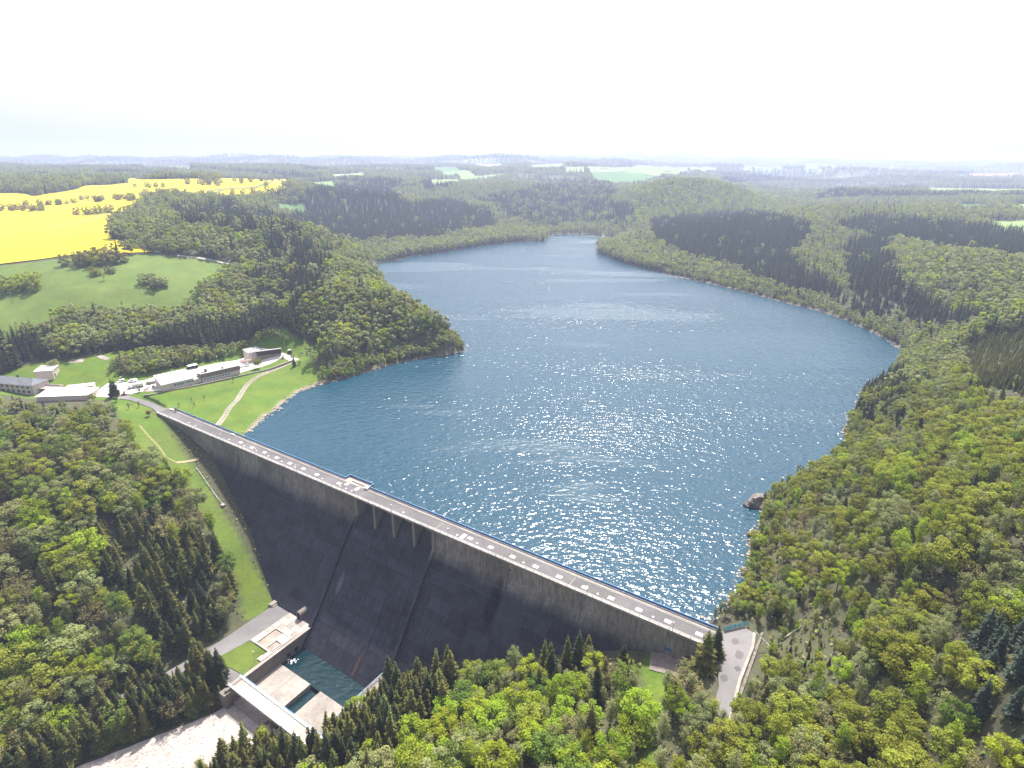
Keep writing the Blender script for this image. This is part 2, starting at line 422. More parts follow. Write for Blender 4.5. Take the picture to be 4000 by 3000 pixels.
# works terrace, lawn, left shore
for q in ((637, 1530, 3), (760, 1501, 3), (939, 1459, 3), (1030, 1440, 3), (1104, 1397, 3), (734, 1450, 3), (974, 1395, 3), (370, 1530, 2.6), (470, 1530, 2.8), (250, 1535, 1.5), (560, 1500, 3), (450, 1480, 4),
          (560, 1549, 1.6), (620, 1540, .8), (763, 1520, .3), (939, 1473, .8), (1060, 1450, 1.5), (1142, 1413, 2.6), (540, 1570, 1.0), (620, 1590, -.2), (893, 1600, -.3), (965, 1505, .0), (1100, 1500, -1.5), (1180, 1450, -.3), (800, 1560, -.6), (700, 1570, -.6),
          (130, 1525, .6), (191, 1507, 1.2), (0, 1520, .5), (140, 1473, 5.5), (200, 1464, 5.5), (60, 1450, 6), (330, 1470, 5), (400, 1440, 8), (600, 1400, 10), (900, 1345, 11), (1100, 1310, 10), (750, 1430, 6), (950, 1385, 5), (1250, 1350, 5), (1230, 1400, 2.2), (300, 1400, 10),
          (0, 1400, 10), (0, 1350, 15), (300, 1330, 15), (600, 1320, 14), (900, 1270, 15), (1150, 1230, 15)): P(*q)
# meadow and rape fields on the plateau
for q in ((0, 1280, 24), (300, 1250, 24), (600, 1220, 24), (50, 1188, 33), (300, 1150, 40), (600, 1120, 40), (800, 1060, 44), (0, 1035, 52), (400, 1030, 54), (620, 985, 56), (900, 1030, 44), (1000, 1050, 38), (0, 900, 64), (430, 900, 68), (500, 800, 80), (0, 800, 76), (780, 780, 84), (460, 740, 92), (0, 740, 90), (1100, 725, 96), (900, 700, 104), (700, 700, 104)): P(*q)
# promontory hill
for q in ((1300, 1500, -4, 0), (1320, 1440, 1, 0), (1500, 1330, 8, 12), (1650, 1300, 10, 14), (1760, 1270, 8, 15), (1700, 1205, 16, 16), (1600, 1140, 22, 17), (1510, 1095, 27, 17), (1420, 1020, 33, 17), (1340, 985, 36, 17), (1400, 1150, 28, 16), (1250, 1250, 18, 16), (1300, 1080, 36, 17), (1180, 1080, 38, 17), (1060, 1130, 34, 17), (1150, 950, 44, 17)): P(*q)
for q in ((1000, 900, 60, 18), (800, 880, 64, 18), (1200, 850, 60, 18), (700, 830, 72, 18)): P(*q)
# far shore hills by distance: (px, py, Y, tree height)
for q in ((1520, 1000, 985, 10), (1600, 960, 1060, 12), (1750, 930, 1150, 12), (1900, 900, 1230, 12), (1300, 860, 1150, 18), (1180, 790, 1300, 20), (1290, 735, 1420, 20), (1500, 745, 1420, 20), (1600, 800, 1380, 18), (1900, 830, 1420, 18), (1750, 850, 1330, 18), (2050, 870, 1400, 14),
          (1150, 720, 1650, 10), (1300, 705, 2100, 0), (1500, 700, 2100, 5), (1700, 730, 1900, 5), (1900, 690, 2300, 18), (2050, 720, 2100, 15), (1700, 665, 3000, 5), (1850, 655, 3400, 5), (2050, 760, 1800, 15), (2140, 850, 1500, 10), (2240, 860, 1550, 8), (2180, 800, 1750, 12),
          (2300, 860, 1480, 15), (2400, 790, 1600, 15), (2550, 720, 1620, 17), (2620, 700, 1660, 17), (2694, 690, 1700, 17), (2780, 694, 1740, 17), (2860, 712, 1760, 17), (2990, 768, 1720, 17), (2420, 785, 1560, 17), (2350, 835, 1500, 17), (2020, 708, 1950, 18), (1950, 716, 1950, 18), (2130, 722, 1930, 18), (2330, 720, 2300, 0), (2400, 690, 2700, 0), (2600, 655, 3300, 0), (2300, 655, 3600, 0),
          (3080, 810, 2000, 15), (3100, 750, 2600, 15), (3050, 720, 3200, 12), (3250, 730, 3000, 12), (3400, 745, 2400, 10), (3500, 690, 3600, 8), (3900, 690, 3600, 4), (3700, 740, 2300, 4), (3950, 745, 2100, 4), (3700, 800, 1500, 8), (3950, 805, 1400, 4), (3900, 880, 1000, 2), (3750, 860, 1050, 10),
          (3300, 800, 1250, 10), (3150, 830, 1180, 14), (3450, 800, 1280, 10), (3000, 850, 1080, 16), (2800, 850, 1110, 16), (2600, 870, 1150, 16), (2500, 900, 1150, 14), (3300, 880, 1000, 14), (3600, 890, 900, 17), (3950, 930, 780, 17), (3700, 990, 660, 15), (3300, 1000, 760, 16), (3500, 1080, 600, 16), (3050, 1000, 840, 16),
          (2700, 950, 960, 16), (2900, 1040, 800, 16), (3900, 1080, 560, 10)): Yp(*q)
for q in ((3800, 1300, 26, 8), (4000, 1250, 40, 8), (3650, 1380, 10, 10), (4000, 1450, 46, 6), (3700, 1550, 22, 12), (3500, 1650, 8, 12), (3600, 1850, 24, 12), (4000, 1700, 46, 12), (3300, 2000, 12, 12), (3600, 2100, 28, 12), (4000, 2000, 44, 14), (3100, 2300, 4, 8), (3500, 2400, 22, 12), (4000, 2400, 44, 16)): P(*q)
def Yb(px, Y, z):
    u, f, w = ray(px, 760); CP.append((u / f * Y, Y, z))
for q in ((2694, 2300, 50), (2520, 2150, 55), (2860, 2250, 45), (3000, 1950, 35), (3060, 2300, 40), (2700, 1420, 22), (2900, 1480, 25), (2500, 1350, 12), (3080, 1600, 30), (2400, 1900, 60), (1290, 1800, 50), (1420, 1750, 50), (1150, 1850, 60), (2020, 2450, 55), (2150, 2350, 55), (1880, 2300, 60),
          (2240, 1900, 40), (2240, 1700, 20), (3250, 2000, 60), (3450, 1900, 60), (1700, 1700, 40), (1600, 1650, 45), (3300, 5200, 40), (3000, 4000, 40), (700, 3800, 50), (1100, 4200, 50), (1500, 4800, 60), (2900, 5600, 60), (3700, 5000, 60), (200, 4200, 60)): Yb(*q)
# horizon
for q in ((-1500, 630, 5000), (-800, 628, 5500), (0, 626, 6000), (400, 632, 7000), (900, 622, 5200), (1150, 628, 6500), (1350, 640, 4800), (1600, 633, 6500), (1860, 617, 5200), (2100, 628, 5600), (2530, 603, 11000), (2250, 632, 7500), (2800, 636, 8000), (3200, 642, 8000), (3600, 646, 7500), (4000, 652, 7000), (4700, 655, 7000), (5500, 665, 6000),
          (0, 650, 3200), (300, 655, 3000), (-900, 655, 3000), (900, 655, 3000), (600, 665, 2600), (200, 675, 2300), (1200, 660, 3500), (2900, 652, 4600), (3300, 662, 4500)): Yp(*q)
for x, y, z in ((-9000, 12000, 150), (0, 15000, 150), (9000, 12000, 130), (-12000, 4000, 150), (12000, 4000, 120), (-6000, 0, 90), (6000, 0, 110), (0, -3000, 60), (-2500, 300, 60), (2500, 300, 90), (-700, 250, 20), (-900, -400, 30), (900, -300, 80), (2200, 13500, 260)): CP.append((x, y, z))
# lake outline
LK = []
for q in ((960, 1697, 0), (1010, 1650, 0), (1090, 1592, 0), (1170, 1527, 0), (1240, 1502, 0), (1330, 1482, 0), (1420, 1457, 0), (1500, 1432, 0), (1600, 1407, 0), (1700, 1392, 0), (1800, 1377, 0), (1832, 1350, 0), (1815, 1310, 12), (1760, 1262, 16), (1690, 1215, 22), (1600, 1140, 26), (1500, 1080, 22), (1450, 1030, 0),
          (1530, 1022, 0), (1600, 1004, 0), (1750, 984, 0), (1900, 959, 0), (2000, 947, 0), (2130, 945, 0), (2135, 930, 0), (2160, 920, 0), (2250, 915, 0), (2350, 925, 0), (2420, 935, 0), (2400, 950, 0), (2325, 968, 0), (2345, 995, 0), (2450, 1032, 0), (2600, 1072, 0), (2750, 1102, 0), (2900, 1138, 0), (3100, 1192, 0), (3200, 1214, 0), (3300, 1250, 0), (3400, 1294, 0), (3480, 1338, 0), (3535, 1375, 0),
          (3480, 1440, 3), (3380, 1500, 3), (3340, 1580, 3), (3310, 1660, 3), (3290, 1730, 3), (3200, 1800, 3), (3100, 1850, 3), (3010, 1920, 2), (2960, 1975, 0), (2985, 2010, 0), (2955, 2060, 0), (2925, 2110, 0), (2910, 2200, 0), (2895, 2290, 0), (2860, 2340, 0), (2790, 2400, 0), (2735, 2450, 0)):
    x, y, _ = unz(q[0], q[1], ZW + q[2]); LK.append((x, y))
LK.append(W(341, -9)[:2]); LK.append(W(72, -9)[:2])
for i in range(0, len(LK) - 2): CP.append((*LK[i], ZW))
# thin out points that nearly coincide
cps = []
for c in CP:
    if all((c[0] - k[0]) ** 2 + (c[1] - k[1]) ** 2 > (4 + .006 * abs(c[1])) ** 2 for k in cps): cps.append(c)
cps = np.array(cps)
C0 = 12.0
dd = np.sqrt((cps[:, None, 0] - cps[None, :, 0]) ** 2 + (cps[:, None, 1] - cps[None, :, 1]) ** 2 + C0 * C0)
nC = len(cps)
Am = np.zeros((nC + 1, nC + 1)); Am[:nC, :nC] = dd; Am[:nC, nC] = 1; Am[nC, :nC] = 1
Am[:nC, :nC] -= np.eye(nC) * 1.5
sol = np.linalg.solve(Am, np.append(cps[:, 2], 0))
def rbf(x, y):
    x = np.asarray(x, float); y = np.asarray(y, float); sh = x.shape; x = x.ravel(); y = y.ravel()
    out = np.full(x.shape, sol[nC])
    for i in range(nC):
        out += sol[i] * np.sqrt((x - cps[i, 0]) ** 2 + (y - cps[i, 1]) ** 2 + C0 * C0)
    return out.reshape(sh)
def bedl(o): return 175 - .5 * np.clip(o - 75, 0, 400)
def bedr(o): return np.where(np.asarray(o) < 76.5, 221.0, 209 - .60 * np.clip(np.asarray(o, float) - 75, 0, 400))
def hfun(x, y):
    a, o = toao(x, y)
    z = rbf(x, y)
    dist = np.hypot(x, y)
    sd = segdist(x, y, LK); ins = inpoly(x, y, LK)
    up = (o < -9) | (a > 345) | (a < -5)
    z = z + fbm(x, y, 900, 3) * np.clip((dist - 2200) / 4000, 0, 1) * 38 + fbm(x, y, 160, 5) * np.clip((dist - 450) / 1500, 0, 1) * 4
    z = np.where(ins, ZW - np.minimum(.4 + .16 * sd, 14), np.where(up & (o < -8), np.maximum(z, ZW + np.minimum(.12 * sd, 2.5)), z))
    # valley works in the dam frame
    body = (a > 1) & (a < 341) & (o > -8.4) & (o < .4)
    z = np.where(body, np.minimum(z, -2.0), z)
    fan = (a > 72) & (a < 340) & (o > -60) & (o <= -8.4)
    z = np.where(fan & ins, np.minimum(z, ZW - 3), z)
    plaza = (a > 146) & (a < 176) & (o > 24) & (o < 76)
    z = np.where(plaza, np.where(a < 149, -52.9, -53.2), z)
    bas = (a > 171) & (a < 225.5) & (o > 18) & (o < 77)
    z = np.where(bas, -66.0, z)
    z = np.where((a > 225.5) & (a < 240) & (o > 24) & (o < 74), -53.2, z)
    bed = (o >= 74) & (a > bedl(o)) & (a < bedr(o)) & (o < 330)
    z = np.where(bed, -60.7, z)
    rd = (a > 342) & (a < 354.5) & (o > -18) & (o < 24)
    z = np.where(rd, -.55, z)
    toe = (a > 319) & (a < 341) & (o > 0) & (o < 9)
    z = np.where(toe, np.minimum(z, -10.5), z)
    return z
def axis(lo, hi, near, step, far0, far1, g):
    v = list(np.arange(near[0], near[1] + .1, step)); s = step
    while v[-1] < far1: s *= g; v.append(v[-1] + s)
    s = step; w = []
    x = near[0]
    while x > far0: s *= g; x -= s; w.append(x)
    return np.array(w[::-1] + v)
gx = axis(0, 0, (-360, 330), 3.0, -16000, 16000, 1.028)
gy = axis(0, 0, (85, 520), 3.0, -1500, 19000, 1.022)
GX, GY = np.meshgrid(gx, gy)
GZ = hfun(GX, GY)
def tz(x, y):
    """height of the triangulated sheet (bilinear)"""
    x = np.asarray(x, float); y = np.asarray(y, float)
    i = np.clip(np.searchsorted(gx, x) - 1, 0, len(gx) - 2); j = np.clip(np.searchsorted(gy, y) - 1, 0, len(gy) - 2)
    u = np.clip((x - gx[i]) / (gx[i + 1] - gx[i]), 0, 1); v = np.clip((y - gy[j]) / (gy[j + 1] - gy[j]), 0, 1)
    return (GZ[j, i] * (1 - u) * (1 - v) + GZ[j, i + 1] * u * (1 - v) + GZ[j + 1, i] * (1 - u) * v + GZ[j + 1, i + 1] * u * v)
def hit(px, py, h=0.0):
    """where the survey ray of a photo point meets the ground (or h above it)"""
    u, f, w = ray(px, py)
    t = np.concatenate([np.arange(60, 1200, 1.0), np.arange(1200, 15000, 8.0)])
    zz = HC + t * w - tz(t * u, t * f) - h
    k = np.argmax(zz < 0)
    if zz[k] >= 0: k = len(t) - 1
    return (t[k] * u, t[k] * f)
def P2W(poly, h=0.0): return [hit(px, py, h) for px, py in poly]
# land use
def R1(*pts): return [(x * .5877, 550 + y * .5877) for x, y in pts]
MEADOW = R1((0, 832), (240, 806), (430, 780), (840, 760), (1020, 750), (1170, 772), (1500, 815), (1620, 840), (1640, 890), (1420, 960), (1340, 1000), (1290, 1110), (1200, 1190), (800, 1185), (430, 1170), (370, 1230), (360, 1305), (0, 1305))
MEADOW = [(-300, 1040)] + MEADOW + [(-300, 1300)]
YEL = R1((0, 826), (240, 798), (430, 770), (840, 750), (1015, 746), (900, 700), (745, 655), (735, 570), (870, 485), (950, 420), (1060, 385), (1290, 388), (1620, 408), (1750, 360), (1850, 345), (1900, 315), (2000, 300), (1900, 254), (1800, 262), (1560, 250), (1400, 300), (1320, 255), (1100, 258), (1000, 262), (890, 248), (800, 252), (860, 285), (640, 300), (520, 322), (280, 360), (200, 368), (100, 352), (0, 352))
YEL = [(-260, 1040)] + YEL + [(-260, 760)]
LAWN = [(0, 1470), (60, 1440), (140, 1420), (260, 1410), (330, 1390), (700, 1358), (1000, 1310), (1110, 1290), (1290, 1325), (1330, 1360), (1215, 1410), (1260, 1470), (1240, 1505), (1000, 1660), (940, 1705), (600, 1600), (440, 1572), (480, 1670), (535, 1768), (615, 1828), (675, 1873), (745, 1953), (822, 2068), (880, 2180), (935, 2310), (955, 2425), (1010, 2410), (1085, 2360), (612, 1616), (560, 1590), (430, 1570), (380, 1560), (250, 1560), (0, 1540)]
SHRUB = [(420, 1470), (440, 1425), (700, 1385), (1000, 1330), (1115, 1325), (1130, 1345), (960, 1365), (900, 1390), (620, 1455), (540, 1478)]
TOEG = [(2520, 2555), (2660, 2600), (2655, 2650), (2585, 2740), (2560, 2820), (2560, 3060), (2500, 3060), (2500, 2760), (2500, 2650)]
SCRUB = [(3000, 2440), (3260, 2430), (3330, 2560), (3200, 2680), (3010, 2640)]
FAR_GREEN = [
    [(2290, 652), (2600, 648), (2800, 660), (2640, 684), (2450, 674), (2300, 664)], [(2300, 672), (2480, 676), (2590, 692), (2520, 706), (2400, 716), (2320, 700)],
    [(3600, 733), (4100, 742), (4100, 752), (3630, 748)], [(3740, 800), (3850, 800), (3860, 812), (3760, 818)], [(3930, 798), (4100, 802), (4100, 820), (3955, 812)], [(3810, 866), (4100, 864), (4100, 900), (3920, 890)],
    [(1690, 655), (1780, 652), (1800, 664), (1700, 668)], [(1715, 674), (1830, 668), (1860, 680), (1730, 686)], [(1790, 690), (1960, 680), (1970, 690), (1800, 702)], [(1680, 704), (1790, 700), (1800, 712), (1690, 716)],
    [(1290, 682), (1420, 676), (1430, 686), (1300, 692)], [(1190, 715), (1300, 708), (1310, 718), (1200, 728)], [(2060, 645), (2200, 640), (2210, 648), (2080, 654)], [(2200, 655), (2280, 652), (2285, 664), (2210, 668)],
    [(1080, 795), (1190, 800), (1200, 820), (1090, 812)], [(560, 645), (760, 650), (740, 658), (560, 654)], [(3100, 655), (3500, 658), (3500, 668), (3150, 668)], [(2900, 652), (3060, 655), (3050, 662), (2900, 660)]]
FAR_TAN = [[(3760, 676), (4100, 668), (4100, 684), (3800, 690)], [(1860, 640), (1960, 642), (1950, 650), (1880, 648)]]
def world_poly(poly):
    # the near side reaches under the tops of the trees that stand in front of the field
    my = sum(q[1] for q in poly) / len(poly); out = []
    for px, py in poly:
        if py > my and py < 920:
            x, y = hit(px, py); py += 15 * FPX / max(600.0, math.hypot(x, y)) * .9
        out.append(hit(px, py))
    return out
MW, YW, LW, SW_, TW, CW = map(P2W, (MEADOW, YEL, LAWN, SHRUB, TOEG, SCRUB))
def bbox_in(x, y, poly):
    p = np.array(poly); m = (x > p[:, 0].min()) & (x < p[:, 0].max()) & (y > p[:, 1].min()) & (y < p[:, 1].max())
    out = np.zeros(np.shape(x), bool)
    if m.any(): out[m] = inpoly(x[m], y[m], poly)
    return out
base = np.zeros(GX.shape + (3,))
base[:] = (.060, .060, .032)
nz = fbm(GX, GY, 40, 21)[..., None]
base = base + nz * np.array((.008, .012, .002))
mlawn = bbox_in(GX, GY, LW) | bbox_in(GX, GY, TW)
lawnc = np.array((.076, .128, .006)) + fbm(GX, GY, 25, 22)[..., None] * np.array((.02, .012, .002))
meadc = np.array((.080, .124, .013)) + fbm(GX, GY, 60, 23)[..., None] * np.array((.012, .008, .002))
base[mlawn] = lawnc[mlawn]
mmead = bbox_in(GX, GY, MW); base[mmead] = meadc[mmead]
ga_, go_ = toao(GX, GY)
mstrip = mlawn & (go_ > 2) & (ga_ > 20)
sc_ = np.clip(fbm(GX, GY, 18, 25), -1, 1)[..., None] * .5 + .5
base[mstrip] = (lawnc * (1 - .35 * sc_) + np.array((.13, .13, .04)) * .35 * sc_)[mstrip]
sdl = segdist(GX, GY, LK)
shore = (~inpoly(GX, GY, LK)) & (GZ < ZW + .6) & (go_ < -8) & (sdl < 2.8)
base[shore] = (.21, .175, .13)
under = inpoly(GX, GY, LK); base[under] = (.10, .085, .06)
mtrk = (ga_ > 316) & (ga_ < 322) & (go_ > 18) & mlawn; base[mtrk] = (.20, .17, .10)
far = np.clip((np.hypot(GX, GY) - 2500) / 2500, 0, 1)[..., None]
fcol = np.where(fbm(GX, GY, 600, 31)[..., None] > .25, np.array((.13, .17, .06)), np.array((.05, .065, .03)))
base = base * (1 - far) + fcol * far
nv, nu = GX.shape
vs = np.stack([GX, GY, GZ], -1).reshape(-1, 3)
ii = np.arange(nv * nu).reshape(nv, nu)
fs = np.stack([ii[:-1, :-1], ii[:-1, 1:], ii[1:, 1:], ii[1:, :-1]], -1).reshape(-1, 4)
me = bpy.data.meshes.new('ground')
me.vertices.add(len(vs)); me.vertices.foreach_set('co', vs.astype(np.float32).ravel())
me.loops.add(fs.size); me.loops.foreach_set('vertex_index', fs.astype(np.int32).ravel())
me.polygons.add(len(fs)); me.polygons.foreach_set('loop_start', np.arange(0, fs.size, 4, dtype=np.int32))
me.update(calc_edges=True); me.shade_smooth()
ca = me.color_attributes.new('land', 'FLOAT_COLOR', 'POINT')
ca.data.foreach_set('color', np.concatenate([base.reshape(-1, 3), np.ones((len(vs), 1))], 1).astype(np.float32).ravel())
gm = mat('ground', (.1, .1, .1))
nt = gm.node_tree; N = nt.nodes; L = nt.links
at = N.new('ShaderNodeVertexColor'); at.layer_name = 'land'
geo = N.new('ShaderNodeNewGeometry')
fac = None
for sc, lo, hi in ((.9, .72, 1.3), (.07, .8, 1.22)):
    n1 = N.new('ShaderNodeTexNoise'); n1.inputs['Scale'].default_value = sc; n1.inputs['Detail'].default_value = 6; n1.inputs['Roughness'].default_value = .7
    L.new(geo.outputs['Position'], n1.inputs['Vector'])
    mr = N.new('ShaderNodeMapRange'); mr.inputs[1].default_value = .3; mr.inputs[2].default_value = .7; mr.inputs[3].default_value = lo; mr.inputs[4].default_value = hi
    L.new(n1.outputs['Fac'], mr.inputs[0])
    mx = N.new('ShaderNodeMix'); mx.data_type = 'RGBA'; mx.blend_type = 'MULTIPLY'; mx.inputs[0].default_value = 1
    L.new(at.outputs[0] if fac is None else fac, mx.inputs[6]); L.new(mr.outputs[0], mx.inputs[7]); fac = mx.outputs[2]
L.new(fac, N['Principled BSDF'].inputs['Base Color'])
bp = N.new('ShaderNodeBump'); bp.inputs['Distance'].default_value = .35; L.new(n1.outputs['Fac'], bp.inputs['Height'])
me.materials.append(gm)
obj('ground', me, kind='structure', label='hilly ground of meadows, forest floor and banks around the reservoir')

def drape(name, poly, m, off=.1, step=4.0, label=None, kind='structure', cat=None, zf=None, thick=0.0):
    p = [Vector((q[0], q[1])) for q in poly]
    bd = []
    for i in range(len(p)):
        a, b = p[i], p[(i + 1) % len(p)]; k = max(1, int((b - a).length / step))
        for j in range(k): bd.append(a.lerp(b, j / k))
    xs = [q.x for q in bd]; ys = [q.y for q in bd]
    X, Y = np.meshgrid(np.arange(min(xs), max(xs), step), np.arange(min(ys), max(ys), step))
    X = X.ravel(); Y = Y.ravel()
    mi = inpoly(X, Y, [(q.x, q.y) for q in p]) & (segdist(X, Y, [(q.x, q.y) for q in p]) > step * .4)
    pts = bd + [Vector((a, b)) for a, b in zip(X[mi], Y[mi])]
    nb = len(bd)
    v2, _, f2, _, _, _ = delaunay_2d_cdt(pts, [], [list(range(nb))], 1, 1e-4)
    x = np.array([q[0] for q in v2]); y = np.array([q[1] for q in v2])
    z = (tz(x, y) if zf is None else zf(x, y)) + off
    me = bpy.data.meshes.new(name)
    me.from_pydata(np.stack([x, y, z], 1).tolist(), [], [list(f) for f in f2])
    me.materials.append(m); me.shade_smooth()
    return obj(name, me, kind=kind, label=label, cat=cat)

# ------------------------------------------------------------------ lake
lp = [W(30, -8.35), W(350, -8.35), (330, 150), (560, 420), (760, 900), (500, 1500), (60, 1700), (-400, 1400), (-330, 700), (-120, 420)]
me = bpy.data.meshes.new('water'); me.from_pydata([(q[0], q[1], ZW) for q in lp], [], [tuple(range(len(lp)))]); me.materials.append(M['lake'])
obj('water', me, kind='structure', label='blue wind-rippled reservoir water glittering in the sun')

# ------------------------------------------------------------------ the dam
dam = thing('dam', 'long straight concrete gravity dam carrying a grey road across the valley', 'dam', W(0, 0, 0), DROT)
def zs_ground(a):
    return float(np.interp(a, [0, 3, 20, 43, 53, 69, 81, 97, 118, 147, 176, 222, 250, 272, 301, 321, 341], [-1.5, -2.2, -8.7, -10.5, -12, -16.1, -19.5, -25.2, -35, -52, -62, -62, -46, -34, -20, -12.5, -11.5]))
def facepath(z0, z1, inset=0.0, n=6):
    zs = np.linspace(z0, z1, n)
    return [(-(float(prof(z)) - inset), float(z)) for z in zs]
def body(mb, a0, a1, zb, ztop=-.6, yu=8.5, inset=.22):
    pts = [(yu, ztop), (yu, zb)] + [(-(float(prof(z)) - inset), z) for z in ([zb] + [q for q in (-57, -52, -47) if q > zb + .5] + [max(-14, zb)])] + [(-(float(prof(z)) - inset), float(z)) for z in np.linspace(max(-13.5, zb + .2), ztop, 8)]
    mb.extx(pts[::-1], a0, a1)
mb = MB()
JA = [0.4 + 10.7 * k for k in range(32)]
edges = [0.0] + [a for a in np.arange(15.8, 341, 10.7)] + [341.0]
for i in range(len(edges) - 1):
    a0, a1 = edges[i], edges[i + 1]
    zb = min(zs_ground(a0), zs_ground(a1), zs_ground((a0 + a1) / 2)) - 3
    for s0, s1 in ((a0, min(a1, 176.0)), (max(a0, 223.5), a1)):
        if s1 > s0: body(mb, s0, s1, zb)
mb.build('dam_core', M['concrete'], dam)
# spillway body: lower sill, rounded lip running down into the face
mb = MB()
def spill(z): return float(prof(z))
lip = [(8.5, -6.0), (7.6, -5.6), (6.8, -5.6), (5.6, -6.2), (4.2, -7.6), (2.6, -9.6), (.9, -11.6), (-1.4, -13.6)]
outline = [(8.5, -66)] + lip + [(-(spill(z) - .22), z) for z in (-14.5, -20, -30, -40, -47, -50, -55, -60, -66)]
mb.extx(outline, 176.0, 223.5)
mb.build('spillway_sill', M['face_shaded'], dam)
# face blocks
def face_panel(a0, a1, z0, z1, n, th=.24):
    g = .11
    zs = np.linspace(z0 - (0 if z0 > -.8 else g), z1 + g, n)
    fr = [(-float(prof(z)), float(z)) for z in zs]
    bk = [(-(float(prof(z)) - th), float(z)) for z in zs][::-1]
    m = MB(); m.extx(fr + bk, a0 + g, a1 - g)
    return m
count = 0
edges2 = sorted(set(edges + [176.0, 223.5]))
for i in range(len(edges2) - 1):
    a0, a1 = edges2[i], edges2[i + 1]
    if a1 - a0 < .5: continue
    zb = min(zs_ground(a0), zs_ground(a1)) - 1.5
    sp_ = a0 >= 176 and a1 <= 223.5
    z = -.62
    if not sp_:
        zz = max(-12.6, zb)
        face_panel(a0, a1, z, zz, 7).build('wall_panel', M['face'], dam); z = zz; count += 1
    else: z = -14.6
    while z > zb + .5:
        z2 = max(z - 3.9, zb)
        if z2 - zb < 1.2: z2 = zb
        face_panel(a0, a1, z, z2, 3 if z2 < -47 else 2).build('face_panel', M['face'], dam); count += 1
        z = z2
print('face panels', count)
# deck over everything, cornice, footway, road
mb = MB(); mb.box(0, 341, -.28, 8.7, -.62, -.02); mb.box(0, 341, -.34, -.28, -.50, .06); mb.build('deck_slab', M['conc_light'], dam)
mb = MB(); mb.box(0, 341, -.30, .9, -.02, .16); mb.build('footway', M['conc_light'], dam)
mb = MB(); mb.box(0, 341, 7.1, 8.7, -.02, .18); mb.build('footway', M['conc_light'], dam)
rb = MB(); rb.add([(0, 1.0, .012), (341, 1.0, .012), (341, 7.1, .012), (0, 7.1, .012)], [(0, 1, 2, 3)]); rb.build('road_surface', M['asphalt'], dam)
for y in (6.55, 6.95):
    t = MB(); t.box(0, 341, y, y + .12, .012, .12); t.build('crane_rail', M['steel'], dam)
for a in (176.6, 223.2, 128.0, 288.0):
    t = MB(); t.box(a, a + .22, 1.0, 6.5, .012, .022); t.build('expansion_joint', M['conc_light'], dam)
# lookout balcony on the water side
t = MB(); t.box(159.6, 176.2, 8.7, 11.8, -.6, .18); t.build('lookout_platform', M['conc_light'], dam)
t = MB(); t.box(159.6, 160.0, 8.7, 11.8, .18, .55); t.box(159.6, 176.2, 11.4, 11.8, .18, .55); t.build('platform_kerb', M['conc_light'], dam)
t = MB(); t.box(164, 173, 8.9, 9.5, .18, .62); t.build('bench', M['conc_pale'], dam)
t = MB(); t.box(174.2, 176.2, 7.0, 8.6, .18, 1.1); t.build('plinth', M['patch'], dam)
t = MB(); t.box(66.4, 69.5, 7.3, 8.6, .18, .5); t.build('plinth', M['patch'], dam)
t = MB(); t.box(2.5, 6, 7.0, 8.6, .18, .7); t.build('plinth', M['patch'], dam)
# piers in the spillway
for a in (188.3, 200.1, 212.3):
    t = MB(); t.extx([(8.2, -.62), (8.2, -6), (3.5, -7), (-.2, -12.2), (-.75, -12.4), (-.75, -.62)][::-1], a - .65, a + .65)
    t.build('pier', M['pier'], dam)
for a0, a1 in ((175.5, 177.2), (222.6, 224.3)):
    t = MB(); t.extx([(8.3, -.62), (8.3, -6), (2.0, -10), (-.62, -9.5), (-.62, -.62)][::-1], a0, a1); t.build('pier', M['pier'], dam)
# raised dividing walls of the chute
for a0, a1, hh in ((173.9, 175.6, 1.5), (222.6, 223.9, 1.7)):
    t = MB(); zs = list(np.linspace(-9.5, -60, 14))
    lo = [(-(float(prof(z)) - .3), z) for z in zs]; hi = [(-(float(prof(z)) + hh * min(1, (abs(z) - 9) / 5)), z) for z in zs][::-1]
    t.extx(lo + hi, a0, a1); t.build('dividing_wall', M['face'], dam)
# white covers and manholes in the road
for k, (a, o) in enumerate(((80.2, -4.3), (91, -4), (101.6, -4.2), (112.3, -4), (123.2, -3.9), (133.7, -4.1), (144.2, -3.9), (160, -4.2), (240, -3.9), (250.7, -3.7), (261.4, -3.5), (272.2, -3.4), (282.7, -3.2), (293.5, -3.2), (304, -3.3), (314.6, -3.3), (325, -3.5), (335.7, -3.6))):
    t = MB(); t.box(a - 1.15, a + 1.15, -o - .8, -o + .8, .012, .06); t.build('shaft_cover', M['patch'], dam)
for a, o in ((163.7, -6.6), (171.2, -5.8), (236.8, -3.4)):
    t = MB(); t.box(a - .9, a + .9, -o - 1.7, -o + 1.7, .012, .06); t.build('shaft_cover', M['patch'], dam)
for a in (31, 38, 71.5, 85.6, 96.5, 107, 118, 129, 149.5, 162.6, 166.4, 170.3, 203.5, 234, 244.5, 267, 299, 320):
    t = MB(); t.prism([(a + .42 * math.cos(k * PI / 4), 2.8 + .42 * math.sin(k * PI / 4)) for k in range(8)], .012, .05); t.build('manhole_cover', M['patch'], dam)
